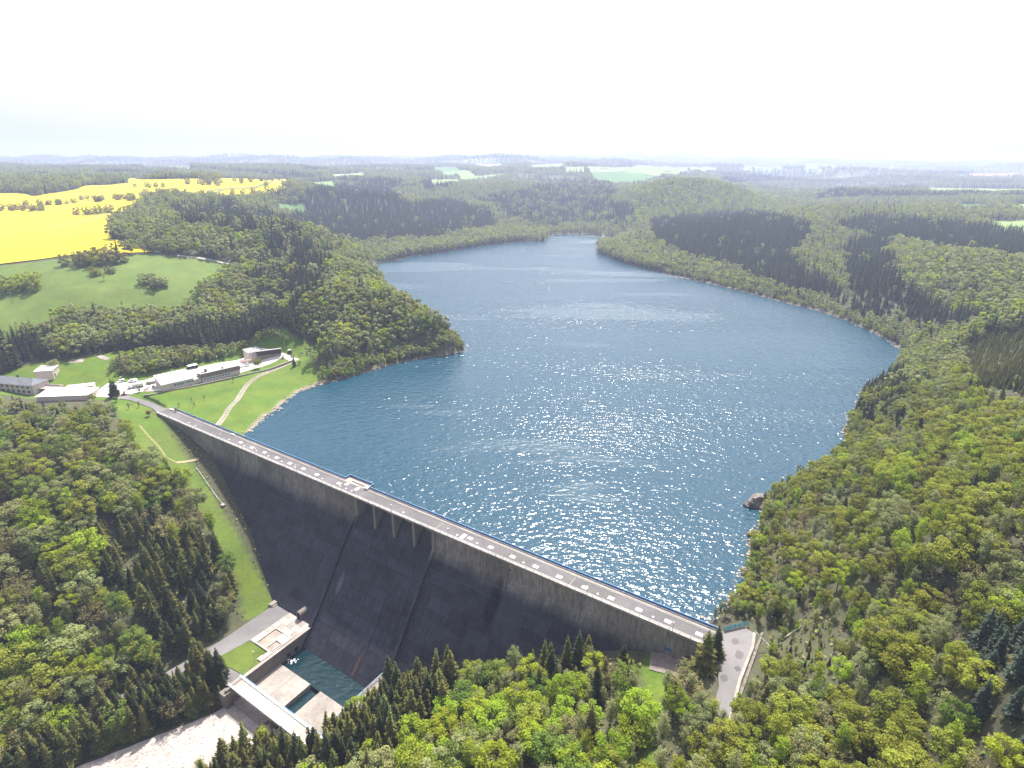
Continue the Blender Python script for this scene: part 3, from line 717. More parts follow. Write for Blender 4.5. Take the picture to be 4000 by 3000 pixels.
# doors, drain, portal
t = MB(); t.exty([(325.6, -10.9), (328.6, -10.9), (328.6, -8.6), (328.2, -7.7), (327.1, -7.3), (326, -7.7), (325.6, -8.6)], -.16, .1); t.build('door', M['panel_blue'], dam)
t = MB(); t.exty([(332.6, -10.9), (335.6, -10.9), (335.6, -8.6), (335.2, -7.7), (334.1, -7.3), (333, -7.7), (332.6, -8.6)], -.10, .1); t.build('niche', M['dark'], dam)
t = MB(); t.tube((262.6, .1, -3.6), (262.6, -.12, -3.6), .38, n=10); t.build('drain_opening', M['dark'], dam)
t = MB(); t.tube((83.5, .1, -1.9), (83.5, -.12, -1.9), .3, n=10); t.build('drain_opening', M['dark'], dam)
t = MB(); t.box(210.6, 211.1, -32.9, -30.5, -56.6, -51.2)
t = MB(); zz0, zz1 = -53.0, -58.8
t.add([(206.2, -(float(prof(zz0)) + .04), zz0), (207.2, -(float(prof(zz0)) + .04), zz0), (207.0, -(float(prof(zz1)) + .04), zz1), (205.9, -(float(prof(zz1)) + .04), zz1),
       (206.2, -(float(prof(zz0)) - .1), zz0), (207.2, -(float(prof(zz0)) - .1), zz0), (207.0, -(float(prof(zz1)) - .1), zz1), (205.9, -(float(prof(zz1)) - .1), zz1)],
      [(0, 1, 2, 3), (7, 6, 5, 4), (0, 4, 5, 1), (1, 5, 6, 2), (2, 6, 7, 3), (3, 7, 4, 0)]); t.build('rusty_flap', M['rust'], dam)
# access gallery hood at the toe
t = MB()
hood = [(165.2 + 1.5 + 1.5 * math.cos(k * PI / 8), -49.6 + 1.5 * math.sin(k * PI / 8)) for k in range(9)]
t.exty([(168.2, -52.6)] + hood + [(165.2, -52.6)], -32.0, -26.5); t.build('gallery_hood', M['concrete'], dam)
t = MB(); t.exty([(167.8, -52.45)] + [(166.7 + 1.1 * math.cos(k * PI / 8), -49.9 + 1.1 * math.sin(k * PI / 8)) for k in range(9)] + [(165.6, -52.45)], -32.06, -31.9); t.build('gallery_door', M['dark'], dam)
# handrails
def railing(name, label, pts, hgt, z0, step, mrail, mpost, nr, infill=None, org=None, group=None, tr=.07):
    # pts: polyline in dam frame (a, y, z)
    t, og = dthing(name, label, 'railing', pts[0][0], -pts[0][1], z0, group)
    post = None
    for i in range(len(pts) - 1):
        a, b = Vector(pts[i]), Vector(pts[i + 1]); Ln = (b - a).length; k = max(1, round(Ln / step))
        dv = (b - a) / k
        for j in range(k + (1 if i == len(pts) - 2 else 0)):
            q = a + dv * j
            if post is None:
                m = MB(); m.box(-.05, .05, -.05, .05, 0, hgt); post = m.mesh('post', mpost)
            p = obj('post', post, t); p.location = (q.x - og[0], q.y - og[1], 0)
        nrm = Vector((-(b - a).y, (b - a).x, 0)).normalized()
        for r in range(nr):
            m = MB(); zz = hgt - r * (hgt - .1) / max(1, nr - 1) if nr > 1 else hgt
            rr = tr if r == 0 else tr * .45
            m.tube((a.x, a.y, z0 + zz), (b.x, b.y, z0 + zz), rr, n=6); m.build('top_rail' if r == 0 else 'rail', mrail, t, og)
        if infill is not None:
            for j in range(k):
                p0 = a + dv * j; p1 = a + dv * (j + 1); e = (p1 - p0).normalized() * .08; w = nrm * .015
                m = MB(); c = [p0 + e + w, p0 + e - w, p1 - e - w, p1 - e + w]
                m.prism([(q.x, q.y) for q in c], z0 + .12, z0 + hgt - .12); m.build('infill_panel', infill, t, og)
    return t
railing('crest_railing', 'pale blue railing along the downstream edge of the dam crest', [(0, -.18, 0), (341, -.18, 0)], 1.15, .16, 3.55, M['rail_white'], M['steel'], 3)
railing('crest_railing', 'blue railing with solid infill along the lake side of the dam crest', [(2, 8.6, 0), (159.7, 8.6, 0), (159.7, 11.7, 0), (176.1, 11.7, 0), (176.1, 8.6, 0), (341, 8.6, 0)], 1.2, .18, 3.5, M['rail_blue'], M['panel_blue'], 1, M['panel_blue'], tr=.09)
# lamps
def lamp_parts(t, h, rb_=.28):
    m = MB(); m.tube((0, 0, 0), (0, 0, h), .07, .05, 6); m.build('pole', M['steel'], t)
    m = MB(); m.ball((0, 0, h + .12), rb_, 8, 6, .8); m.build('lamp_globe', M['lamp'], t, smooth=True)
    m = MB(); m.tube((0, 0, 0), (0, 0, .25), .14, .12, 8); m.build('foot', M['steel'], t)
lamp0 = None
LA = (69, 101.1, 133.8, 166.5, 199.1, 231.6, 264, 296, 327.9)
lab = ('nearest the left bank', 'second from the left bank', 'third from the left bank', 'opposite the lookout balcony', 'above the first spillway piers', 'just right of the spillway', 'second right of the spillway', 'third right of the spillway', 'nearest the right end of the dam')
for a, lb in zip(LA, lab):
    if lamp0 is None:
        lamp0 = thing('street_lamp', 'globe street lamp on the dam crest ' + lb, 'street lamp', W(a, .2, .1), 0, 'globe lamps along the dam crest'); lamp_parts(lamp0, 3.7)
    else: copy_thing(lamp0, W(a, .2, .1), 0, 'globe street lamp on the dam crest ' + lb)
# ------------------------------------------------------------------ stilling basin and plaza (dam frame, y = -o)
def dslab(name, boxes, m, parent, og, **k):
    t = MB()
    for a0, a1, o0, o1, z0, z1 in boxes: t.box(a0, a1, -o1, -o0, z0, z1)
    return t.build(name, m, parent, og, **k)
bas, og = dthing('stilling_basin', 'concrete stilling basin with two floor slabs at the foot of the spillway', 'basin', 175, 40, -60)
dslab('side_wall', [(174.3, 175.5, 28, 74, -66, -52.3)], M['concrete'], bas, og)
dslab('wall_coping', [(174.1, 175.7, 31.2, 65.9, -52.3, -52.18)], M['conc_light'], bas, og)
dslab('side_wall', [(221.0, 222.6, 26, 74, -66, -52.1)], M['concrete'], bas, og)
dslab('floor_slab', [(175.5, 195.4, 49.5, 72.5, -66, -58.9)], M['conc_light'], bas, og)
dslab('floor_kerb', [(191.0, 195.35, 49.55, 72.4, -58.9, -58.7)], M['conc_light'], bas, og)
dslab('floor_slab', [(201.5, 221.0, 49.5, 72.5, -66, -58.9)], M['conc_light'], bas, og)
dslab('channel_floor', [(195.4, 201.5, 49.5, 72.5, -66.5, -62.4)], M['concrete'], bas, og)
for a in (186.0,): dslab('slab_joint', [(a, a + .15, 49.6, 72.4, -58.9, -58.87)], M['concrete'], bas, og)
dslab('pipe_outlet', [(175.45, 175.62, 44.2, 46.0, -58.6, -56.8)], M['dark'], bas, og)
dslab('pipe_outlet', [(175.45, 175.62, 40.2, 42.0, -58.6, -56.8)], M['dark'], bas, og)
dslab('floor_sill', [(176, 205, 76.2, 77.0, -63, -61.9)], M['conc_light'], bas, og) if False else None
me = bpy.data.meshes.new('basin_water')
me.from_pydata([W(a, o, z) for a, o, z in ((175.5, 25, -59.5), (221, 25, -59.5), (221, 49.5, -59.5), (175.5, 49.5, -59.5))], [], [(0, 1, 2, 3)]); me.materials.append(M['pool'])
obj('basin_water', me, kind='structure', label='dark green water in the stilling basin')
me = bpy.data.meshes.new('channel_water')
me.from_pydata([W(a, o, -61.0) for a, o in ((195.4, 49.5), (201.5, 49.5), (201.5, 72.5), (195.4, 72.5))], [], [(0, 1, 2, 3)]); me.materials.append(M['pool'])
obj('channel_water', me, kind='structure')
# foam where the pipes discharge
foam = mat('foam', (.75, .78, .8), var=.1)
for k, (a, o) in enumerate(((177.0, 33.5), (178.0, 45.4))):
    t, g2 = dthing('foam_patch', 'white foam on the basin water ' + ('against the dam face' if k == 0 else 'in front of the outlet pipe'), 'foam', a, o, -59.5)
    m = MB(); rr = random.Random(k)
    for j in range(46):
        x = rr.gauss(0, 1.1); y = rr.gauss(0, .7); r = rr.uniform(.10, .32); q = MB()
        m.ball((a + x, -o + y, -59.5), r, 6, 4, .5)
    m.build('foam', foam, t, g2)
plz = thing('plaza', 'pale slab terrace beside the stilling basin', 'terrace', W(160, 40, -52.5), DROT); plz['kind'] = 'structure'; del plz['category']
og = (160, -40, -52.5)
tile_mesh = None
def inpit(a, o): return a > 162.6 and o > 41.1
ta = np.linspace(159.2, 174.1, 6); to = np.linspace(31.0, 52.0, 7)
for i in range(5):
    for j in range(6):
        a0, a1, o0, o1 = ta[i], ta[i + 1], to[j], to[j + 1]
        if o0 > 40.9 and a0 > 162: continue
        if o0 < 33 and a1 > 173: pass
        m = MB(); dz = rnd.uniform(-.012, .012); m.box(a0 + .05, a1 - .05, -o1 + .05, -o0 - .05, -53.2, -52.44 + dz); m.build('paving_slab', M['conc_pale'] if (i + j) % 3 else M['conc_light'], plz, og)
dslab('bedding', [(158.9, 174.25, 30.4, 52.2, -53.4, -52.56)], M['concrete'], plz, og)
pit, og = dthing('equipment_pit', 'sunken gravel pit with white frame and white cover on the terrace', 'pit', 168.5, 46.5, -52.5)
dslab('frame', [(162.6, 174.2, 41.2, 41.8, -52.5, -51.85), (162.6, 174.2, 51.6, 52.2, -52.5, -51.85), (162.6, 163.2, 41.8, 51.6, -52.5, -51.85), (173.6, 174.2, 41.8, 51.6, -52.5, -51.85)], M['conc_pale'], pit, og)
dslab('gravel_floor', [(163.2, 173.6, 41.8, 51.6, -52.55, -52.35)], M['gravel'], pit, og)
dslab('cover', [(168.7, 173.5, 42.3, 46.1, -52.35, -51.6)], M['white'], pit, og)
dslab('guide_wall', [(168.9, 169.5, 46.1, 50.2, -52.35, -51.9)], M['conc_pale'], pit, og)
dslab('guide_wall', [(172.5, 173.1, 46.1, 50.8, -52.35, -51.9)], M['conc_pale'], pit, og)
t, og = dthing('step_block', 'low white concrete block at the lawn edge by the basin wall', 'block', 173, 54.5, -52.5)
dslab('block', [(171.9, 174.1, 52.3, 57.2, -52.6, -51.9)], M['conc_pale'], t, og)
dslab('step', [(171.0, 171.9, 54.5, 57.2, -52.6, -52.25)], M['conc_pale'], t, og)
def Wp(poly): return [W(a, o)[:2] for a, o in poly]
grass_m = mat('lawn', (.07, .11, .015), col2=(.11, .14, .022), scale=.6, scale2=.12, rough=.95, bump=.05)
drape('lawn', Wp([(159.2, 52.5), (171.6, 52.5), (171.6, 57.4), (174.2, 57.4), (174.2, 65.2), (166, 66), (160, 68.6), (155.9, 68.3)]), grass_m, 0, 2.0, 'square lawn between terrace, road and basin wall', zf=lambda x, y: np.full(np.shape(x), -52.42))
drape('road', Wp([(148.4, 29.5), (158.9, 30.6), (158.9, 52.2), (155.7, 68.6), (160, 68.9), (166, 66.2), (173.3, 65.4), (173.3, 72), (166, 73.5), (158.5, 76.5), (152.5, 84), (148.0, 94), (144.5, 106), (140.5, 104), (143.5, 92), (145, 86), (146.6, 76), (148.6, 60), (148.4, 45)]),
      M['asph_light'], .12, 2.5, 'grey asphalt service road below the dam', zf=lambda x, y: np.maximum(tz(x, y), -52.72))
cob = mat('cobbles', (.26, .22, .20), col2=(.52, .46, .43), scale=1.1, scale2=.10, rough=.85, bump=.3, bscale=1.2)
drape('river_bed', Wp([(175.6, 70.0), (221, 70.0), (221, 76)] + [(float(bedr(o)) - .5, o) for o in range(80, 330, 20)] + [(float(bedl(o)) + .5, o) for o in range(320, 74, -20)]), cob, .12, 3.0, 'pale cobbled river bed leading away from the basin', zf=lambda x, y: np.maximum(tz(x, y), -60.6))
t, og = dthing('bed_sill', 'low concrete sill across the cobbled bed below the footbridge', 'sill', 190, 75.6, -60.5)
dslab('sill', [(176.2, 220, 75.2, 75.9, -62, -60.1)], M['conc_light'], t, og)
# loose boulders on the bed: past counting
m = MB(); rr = random.Random(5)
for k in range(2600):
    o = rr.uniform(80, 190); a = rr.uniform(float(bedl(o)) + 1, float(bedr(o)) - 1); r = rr.uniform(.12, .38)
    x, y, _ = W(a, o)
    q = [(x + r * rr.uniform(.7, 1.3) * math.cos(j * PI / 3), y + r * rr.uniform(.7, 1.3) * math.sin(j * PI / 3)) for j in range(6)]
    m.prism(q, -60.7, -60.55 + r * rr.uniform(.3, .9))
m.build('cobbles', cob); tag(bpy.data.objects['cobbles'], 'rounded pale stones scattered over the river bed', 'stones', None, 'stuff')
# footbridge
fb, og = dthing('footbridge', 'flat concrete service bridge across the channel below the stilling basin', 'bridge', 173.3, 69, -52.5)
dslab('deck', [(173.3, 236, 66.0, 71.8, -53.4, -52.5)], M['conc_pale'], fb, og)
for i in range(16): dslab('deck_plate', [(173.4 + i * 3.9, 173.4 + i * 3.9 + 3.82, 66.75, 71.05, -52.5, -52.44)], M['conc_pale'], fb, og)
dslab('kerb', [(173.3, 236, 66.0, 66.7, -52.5, -52.2)], M['white'], fb, og)
dslab('kerb', [(173.3, 236, 71.1, 71.8, -52.5, -52.2)], M['white'], fb, og)
dslab('bridge_pier', [(197.6, 198.9, 67, 71, -66, -53.4)], M['concrete'], fb, og)
dslab('abutment', [(172.5, 176.2, 66, 75.5, -66, -53.4)], M['concrete'], fb, og)
railing('bridge_railing', 'blue railing along the basin side of the service bridge', [(173.6, -66.2, 0), (236, -66.2, 0)], 1.1, -52.2, 2.2, M['rail_blue'], M['rail_blue'], 3)
railing('bridge_railing', 'white railing along the downstream side of the service bridge', [(173.6, -71.6, 0), (236, -71.6, 0)], 1.1, -52.2, 2.2, M['white'], M['white'], 3, tr=.1)
railing('wall_railing', 'blue railing on the right wall of the stilling basin', [(221.8, -31, 0), (221.8, -64, 0)], 1.1, -52.1, 2.2, M['rail_blue'], M['rail_blue'], 2)
drape('path', Wp([(222.6, 30), (234, 30), (233, 74), (222.6, 74)]), M['conc_light'], 0, 3, 'concrete apron right of the stilling basin', zf=lambda x, y: np.full(np.shape(x), -52.3))
t, og = dthing('retaining_block', 'small concrete retaining wall where the grass slope meets the road', 'wall', 147.5, 31, -52.5)
dslab('wall', [(146.8, 149.0, 30.2, 34.0, -54, -51.6)], M['conc_light'], t, og)
dslab('step', [(149.0, 149.8, 30.6, 33.6, -54, -52.2)], M['conc_light'], t, og)
copy_thing(lamp0, W(172.0, 58.6, -52.5), 0, 'tall white globe street lamp on the lawn beside the stilling basin', sc=(1, 1, 1.55)); 
# grass slope: handrail, box, path
def polytrack(name, pxs, width, m, label, off=.1, pts=None, kind='structure', step=2.0):
    c = [Vector(q[:2]) for q in (pts or [hit(*p) for p in pxs])]
    Lf, Rt = [], []
    for i, p in enumerate(c):
        d = (c[min(i + 1, len(c) - 1)] - c[max(i - 1, 0)]).normalized(); n = Vector((-d.y, d.x)) * width / 2
        Lf.append(p + n); Rt.append(p - n)
    return drape(name, [(q.x, q.y) for q in Lf + Rt[::-1]], m, off, step, label, kind)
hr = [hit(768, 1832), hit(800, 1880), hit(838, 1935), hit(870, 1975)]
t = thing('handrail', 'long thin pale handrail on the grass slope left of the dam', 'handrail', (*hr[0], float(tz(*hr[0]))))
for i in range(3):
    a, b = hr[i], hr[i + 1]; za, zb = float(tz(*a)), float(tz(*b)); o0 = t.location
    m = MB(); m.tube((a[0] - o0.x, a[1] - o0.y, za + 1 - o0.z), (b[0] - o0.x, b[1] - o0.y, zb + 1 - o0.z), .09); m.build('rail', M['rail_white'], t)
    for k in range(4):
        f = k / 4; m = MB(); x = a[0] + (b[0] - a[0]) * f - o0.x; y = a[1] + (b[1] - a[1]) * f - o0.y; z = za + (zb - za) * f - o0.z
        m.tube((x, y, z - .3), (x, y, z + 1), .06); m.build('post', M['rail_white'], t)
bx = hit(872, 1980); zb = float(tz(*bx))
t = thing('inspection_box', 'small concrete inspection box at the foot of the handrail', 'box', (*bx, zb), DROT)
m = MB(); m.box(-1, 1, -.7, .7, -.4, .7); m.build('box', M['concrete'], t)
m = MB(); m.box(-1.2, 1.2, -.9, .9, .7, .85); m.build('lid', M['conc_light'], t)
polytrack('path', [(690, 1808), (722, 1806), (750, 1800), (778, 1794)], 1.6, mat('dirt', (.34, .28, .19), var=.15, scale=1), 'short sandy path on the grass slope')
polytrack('path', [(545, 1665), (580, 1705), (620, 1745), (650, 1790), (690, 1808)], 1.2, mat('dirt_grass', (.19, .20, .07), var=.15, scale=1), 'worn path along the edge of the left wood')

# ------------------------------------------------------------------ right abutment road
drape('road', Wp([(341.2, -8.6), (344.5, -12.0), (347.5, -15.5), (350.5, -14.5), (351.4, -8), (351.3, 0), (351.2, 8), (351.6, 14), (352.3, 24), (347.8, 24), (347.0, 14), (344.4, 6), (341.2, .3)]), M['asph_light'], 0, 2.0, 'patched pale grey asphalt road at the right end of the dam', zf=lambda x, y: np.full(np.shape(x), -.03))
drape('pavement', Wp([(350.5, -14.5), (351.4, -14.6), (352.3, -8), (352.2, 0), (352.1, 8), (352.5, 14), (353.2, 24), (352.3, 24), (351.6, 14), (351.2, 8), (351.3, 0), (351.4, -8)]), M['conc_light'], 0, 2.0, 'pale kerb strip on the hill side of the road', zf=lambda x, y: np.full(np.shape(x), .10))
for k, (pa, po, r) in enumerate(((349, -2, 1.3), (346.5, -7, 1.1), (350, 4, .9), (347.5, 10, 1.2))):
    drape('asphalt_patch', Wp([(pa + r * math.cos(j * PI / 4) * (1 + .3 * math.sin(j * 3 + k)), po + 1.5 * r * math.sin(j * PI / 4)) for j in range(8)]), M['asphalt'], 0, 1.0, zf=lambda x, y: np.full(np.shape(x), -.022))
t, og = dthing('road_wall', 'low stone wall along the hill side of the abutment road', 'wall', 354.6, 0, -.5)
for o in np.arange(-16, 24, 2.0): dslab('stone_block', [(352.7 + rnd.uniform(-.1, .1), 353.5, o + .04, o + 1.96, -1, .35 + rnd.uniform(-.1, .1))], M['rock'], t, og)
t, og = dthing('mesh_fence', 'turquoise mesh fence beside the road at the right end of the dam', 'fence', 342, -9.5, 0)
FPp = [(342.2, -9.6), (345, -13), (348.5, -17.2)]
for i in range(2):
    a, b = Vector((FPp[i][0], -FPp[i][1])), Vector((FPp[i + 1][0], -FPp[i + 1][1])); k = 3
    for j in range(k + i):
        p = a.lerp(b, j / k); m = MB(); m.box(p.x - .05, p.x + .05, p.y - .05, p.y + .05, -.5, 1.9); m.build('post', M['fence_teal'], t, og)
    for j in range(k):
        p, q = a.lerp(b, (j + .04) / k), a.lerp(b, (j + .96) / k); n = Vector((-(b - a).y, (b - a).x)).normalized() * .02
        m = MB()
        for r in range(9): m.prism([(p + n)[:], (p - n)[:], (q - n)[:], (q + n)[:]], .1 + r * .2, .1 + r * .2 + .13)
        m.build('mesh_panel', M['fence_teal'], t, og)
t, og = dthing('portal_wall', 'stepped stone wing wall beside the blue door in the dam', 'wall', 338.5, 4, -10)
dslab('wing_wall', [(337.2, 338.0, .3, 9.5, -12, -4.5)], M['stone'], t, og)
dslab('coping', [(337.0, 338.2, .3, 9.6, -4.5, -4.3)], M['conc_light'], t, og)
drape('forecourt', Wp([(321.5, .4), (337, .4), (337, 8.5), (324, 8.5)]), M['stone'], .25, 2, 'cobbled forecourt in front of the blue door')
t, og = dthing('gate', 'small white tube gate at the lower end of the abutment road', 'gate', 344, 22, -1)
m = MB()
for z in (.1, 1.0): m.tube((342.5, -21, z - 1), (347, -23, z - 1), .06)
m.build('frame', M['rail_white'], t, og)
for k in range(12):
    f = k / 11; m = MB(); m.tube((342.5 + 4.5 * f, -21 - 2 * f, -1.3), (342.5 + 4.5 * f, -21 - 2 * f, .0), .03); m.build('bar', M['rail_white'], t, og)
# rocks on the right shore
def rock(name, label, px, py, s, seed, z0=-5.5):
    x, y, _ = unz(px, py, ZW); r_ = random.Random(seed)
    t = MB(); t.ball((0, 0, 0), 1, 9, 7)
    vs = []
    for v in t.v:
        k = 1 + .35 * math.sin(v[0] * 3.1 + seed) * math.cos(v[1] * 2.7 + v[2] * 2) + r_.uniform(-.12, .12)
        vs.append((round(v[0] * k * s[0] * 1.4) / 1.4 if False else v[0] * k * s[0], v[1] * k * s[1], max(-3, v[2] * k * s[2])))
    t.v = vs
    o = t.build(name, M['rock']); o.location = (x, y, z0 + 1.0); o.rotation_euler = (0, 0, seed)
    return tag(o, label, 'rock')
rock('rock_outcrop', 'large dark rock outcrop jutting into the reservoir from the right bank', 2945, 1968, (7, 4, 5.5), 1)
rock('rock_outcrop', 'flat pale boulder beside the large dark outcrop', 2985, 1985, (6, 4, 3.5), 2)
rock('rock_outcrop', 'reddish boulder on the gravel shore of the right bank', 2945, 2088, (3.5, 2.2, 2.4), 3)
rock('rock_outcrop', 'small boulder at the waterline below the reddish one', 2965, 2115, (2.5, 1.8, 1.6), 4)

m = MB(); rr = random.Random(9)
for i in range(len(LK) - 3):
    a, b_ = Vector(LK[i]), Vector(LK[i + 1])
    if a.length > 900: continue
    for k in range(int((b_ - a).length * 1.5)):
        p = a.lerp(b_, rr.random()); p = p + Vector((rr.gauss(0, 1.3), rr.gauss(0, 1.3))); r = rr.uniform(.2, .8); z = max(float(tz(p.x, p.y)), ZW - .3)
        if z > ZW + 1.4: continue
        m.prism([(p.x + r * rr.uniform(.6, 1.3) * math.cos(j * PI / 3), p.y + r * rr.uniform(.6, 1.3) * math.sin(j * PI / 3)) for j in range(6)], z - .3, z + r * rr.uniform(.3, .8))
m.build('shore_stones', M['gravel']); tag(bpy.data.objects['shore_stones'], 'loose pale stones along the waterline', None, None, 'stuff')
# ------------------------------------------------------------------ waterworks buildings
drape('courtyard', P2W([(373, 1551), (469, 1559), (480, 1545), (560, 1530), (637, 1529), (760, 1500), (939, 1458), (975, 1448), (1010, 1438), (1104, 1398), (1138, 1414), (1168, 1404), (1125, 1386), (1060, 1374), (975, 1390), (865, 1418), (730, 1446), (600, 1476), (560, 1488), (500, 1497), (420, 1500), (380, 1528), (330, 1545)]), M['yard'], .22, 2.5, 'bright paved yard between the waterworks buildings')
drape('road', P2W([(470, 1546), (510, 1550), (550, 1562), (600, 1578), (640, 1596), (664, 1605), (612, 1616), (600, 1600), (550, 1580), (510, 1567), (465, 1559)]), M['asph_light'], .3, 2.0, 'curved asphalt approach road to the left end of the dam')
def bthing(name, label, x, y, z, deg): return thing(name, label, 'building', (x, y, z), math.radians(deg))
def box_wall(t, L_, D_, h0, h1, m, zb=-4): # monopitch body: front height h0, back height h1
    b = MB(); b.extx([(0, zb), (D_, zb), (D_, h1), (0, h0)][::-1], 0, L_); return b.build('wall', m, t)
def mono_roof(t, L_, D_, h0, h1, m, ov=.4, th=.25):
    b = MB(); s = (h1 - h0) / D_; b.extx([(-ov, h0 - ov * s + .02), (D_ + ov, h1 + ov * s + .02), (D_ + ov, h1 + ov * s + th), (-ov, h0 - ov * s + th)][::-1], -ov, L_ + ov); return b.build('roof', m, t)
def window(t, x, z, w, h, y=0, side='f', mf=None, mg=None):
    f = MB(); b = .10
    if side == 'f':
        f.box(x, x + w, y - .08, y + .05, z, z + b); f.box(x, x + w, y - .08, y + .05, z + h - b, z + h); f.box(x, x + b, y - .08, y + .05, z + b, z + h - b); f.box(x + w - b, x + w, y - .08, y + .05, z + b, z + h - b); f.box(x + w / 2 - .04, x + w / 2 + .04, y - .08, y + .05, z + b, z + h - b)
        fo = f.build('window', mf or M['frame'], t); g = MB(); g.box(x + b, x + w - b, y - .04, y + .03, z + b, z + h - b); g.build('pane', mg or M['glass'], fo)
    return fo
# A: workshop with wide grey pitched roof
t = bthing('workshop_building', 'pale building with big plain grey sloping roof and window row above the lawn', -231, 364.3, 3, 45.8)
box_wall(t, 19.7, 14, 4.3, 7.4, M['pinkwall']); mono_roof(t, 19.7, 14, 4.3, 7.4, M['greyroof'])
for i in range(7): window(t, 7.2 + i * 1.75 + (.35 if i > 3 else 0), 1.7, 1.5, 1.8)
for i in range(7):
    b = MB(); b.box(.2 + i * 3.1, .7 + i * 3.1, -1.0, 0, -.9, -.2); b.build('bracket', M['conc_light'], t)
b = MB(); b.box(-.02, 19.72, -.06, 0, -4, -.4); b.build('plinth', M['stone'], t)
b = MB(); b.tube((9, 9, 6.2), (9, 9, 8.8), .05); b.tube((7.6, 9, 8.2), (10.4, 9, 8.2), .05); b.build('antenna', M['steel'], t)
b = MB(); b.box(19.7, 24.8, .6, 7, -4, 2.7); b.build('link_wing', M['pinkwall'], t)
b = MB(); b.box(19.75, 24.9, .4, 7.2, 2.7, 2.95); b.build('link_roof', M['conc_pale'], t)
# B: laboratory with brown parapet
t = bthing('parapet_building', 'long building with tall brown parapet, round vents and white window band', -213.2, 382.1, 3, 46.4)
box_wall(t, 25.8, 9, 3.2, 3.2, M['pinkwall']); 
b = MB(); b.extx([(-.35, 3.0), (9.2, 3.0), (9.2, 4.4), (-.35, 6.0)][::-1], -.3, 26.1); b.build('parapet', M['brown'], t)
b = MB(); b.extx([(-.55, 6.02), (9.4, 4.42), (9.4, 4.62), (-.55, 6.22)][::-1], -.5, 26.3); b.build('roof', M['greyroof'], t)
b = MB(); b.box(.4, 19.2, -.06, .02, .9, 2.7); b.build('window_band', M['rail_white'], t)
for i in range(9): window(t, .7 + i * 2.05, 1.15, 1.75, 1.35, -.07)
for i in range(4):
    b = MB(); b.tube((4.2 + i * 6.0, -.45, 4.6), (4.2 + i * 6.0, -.30, 4.6), .38, n=10); b.build('round_vent', M['dark'], t)
for x, y, s, h in ((4.2, 4, .8, 2.4), (2.0, 4, .5, .9), (15.5, 4, .6, 1.0)):
    b = MB(); b.box(x - s, x + s, y - s * .8, y + s * .8, 4.8, 5.4 + h); c = b.build('chimney', M['brown'], t)
    b = MB(); b.box(x - s - .1, x + s + .1, y - s * .8 - .1, y + s * .8 + .1, 5.4 + h, 5.55 + h); b.build('chimney_cap', M['lead'], c)
for i in range(8):
    b = MB(); b.box(.2 + i * 3.55, .7 + i * 3.55, -1.0, 0, -.9, -.2); b.build('bracket', M['conc_light'], t)
# D and C at the far end of the yard
t = bthing('pump_house', 'small pale block with light grey corrugated roof behind the dark timber building', -200.5, 429, 3, 48)
box_wall(t, 11, 9, 6.0, 7.2, M['pinkwall']); mono_roof(t, 11, 9, 6.0, 7.2, M['greyroof'])
for i in range(10):
    b = MB(); b.extx([(-.4, 6.28), (9.4, 7.52), (9.4, 7.6), (-.4, 6.36)][::-1], .1 + i * 1.1, .2 + i * 1.1); b.build('roof_rib', M['greyroof'], t)
window(t, 2, 3.0, 1.6, 1.4); window(t, 6, 3.0, 1.6, 1.4)
t = bthing('timber_building', 'two storey building with dark timber upper band over grey stone wall', -194.5, 430.5, 2.6, 29)
box_wall(t, 17, 9, 7.2, 5.6, M['stone'])
b = MB(); b.extx([(-.25, 3.9), (9.2, 3.9), (9.2, 5.7), (-.25, 7.4)][::-1], -.2, 17.2); b.build('timber_band', M['darkwood'], t)
b = MB(); b.extx([(-.5, 7.42), (9.5, 5.72), (9.5, 5.95), (-.5, 7.65)][::-1], -.5, 17.5); b.build('roof', M['greyroof'], t)
for i in range(16):
    b = MB(); b.box(-.1 + i * 1.06, -.03 + i * 1.06, -.30, -.25, 3.95, 7.3); b.build('cladding_batten', M['darkwood'], t)
b = MB(); b.box(3, 12, 8.6, 12, 2, 6.6); b.build('rear_wing', M['white'], t)
t = bthing('carport', 'low open shelter with dark roof linking the yard to the timber building', -201.5, 417.5, 3, 42)
b = MB(); b.box(0, 8, 0, 5, 2.6, 2.9); b.build('roof', M['brown'], t)
for x, y in ((.1, .1), (7.7, .1), (.1, 4.7), (7.7, 4.7)):
    b = MB(); b.box(x, x + .2, y, y + .2, -.5, 2.6); b.build('post', M['steel'], t)
b = MB(); b.box(3.6, 5.2, 1, 1.2, -.5, 2.4); b.build('door', M['white'], t)
t = bthing('kiosk', 'small dark open kiosk with pale flat roof at the wood edge behind the yard', *hit(738, 1446), 5.0, 45)
t.location.z = float(tz(t.location.x, t.location.y))
b = MB(); b.box(0, 6.5, 0, 3.5, 2.4, 2.7); b.build('roof', M['white'], t)
b = MB(); b.box(0, 6.5, 3.3, 3.5, -.5, 2.4); b.box(0, .2, .2, 3.3, -.5, 2.4); b.box(6.3, 6.5, .2, 3.3, -.5, 2.4); b.build('wall', M['darkwood'], t)
b = MB(); b.box(.5, 6, 2.2, 2.7, -.2, .5); b.build('bench', M['brown'], t)
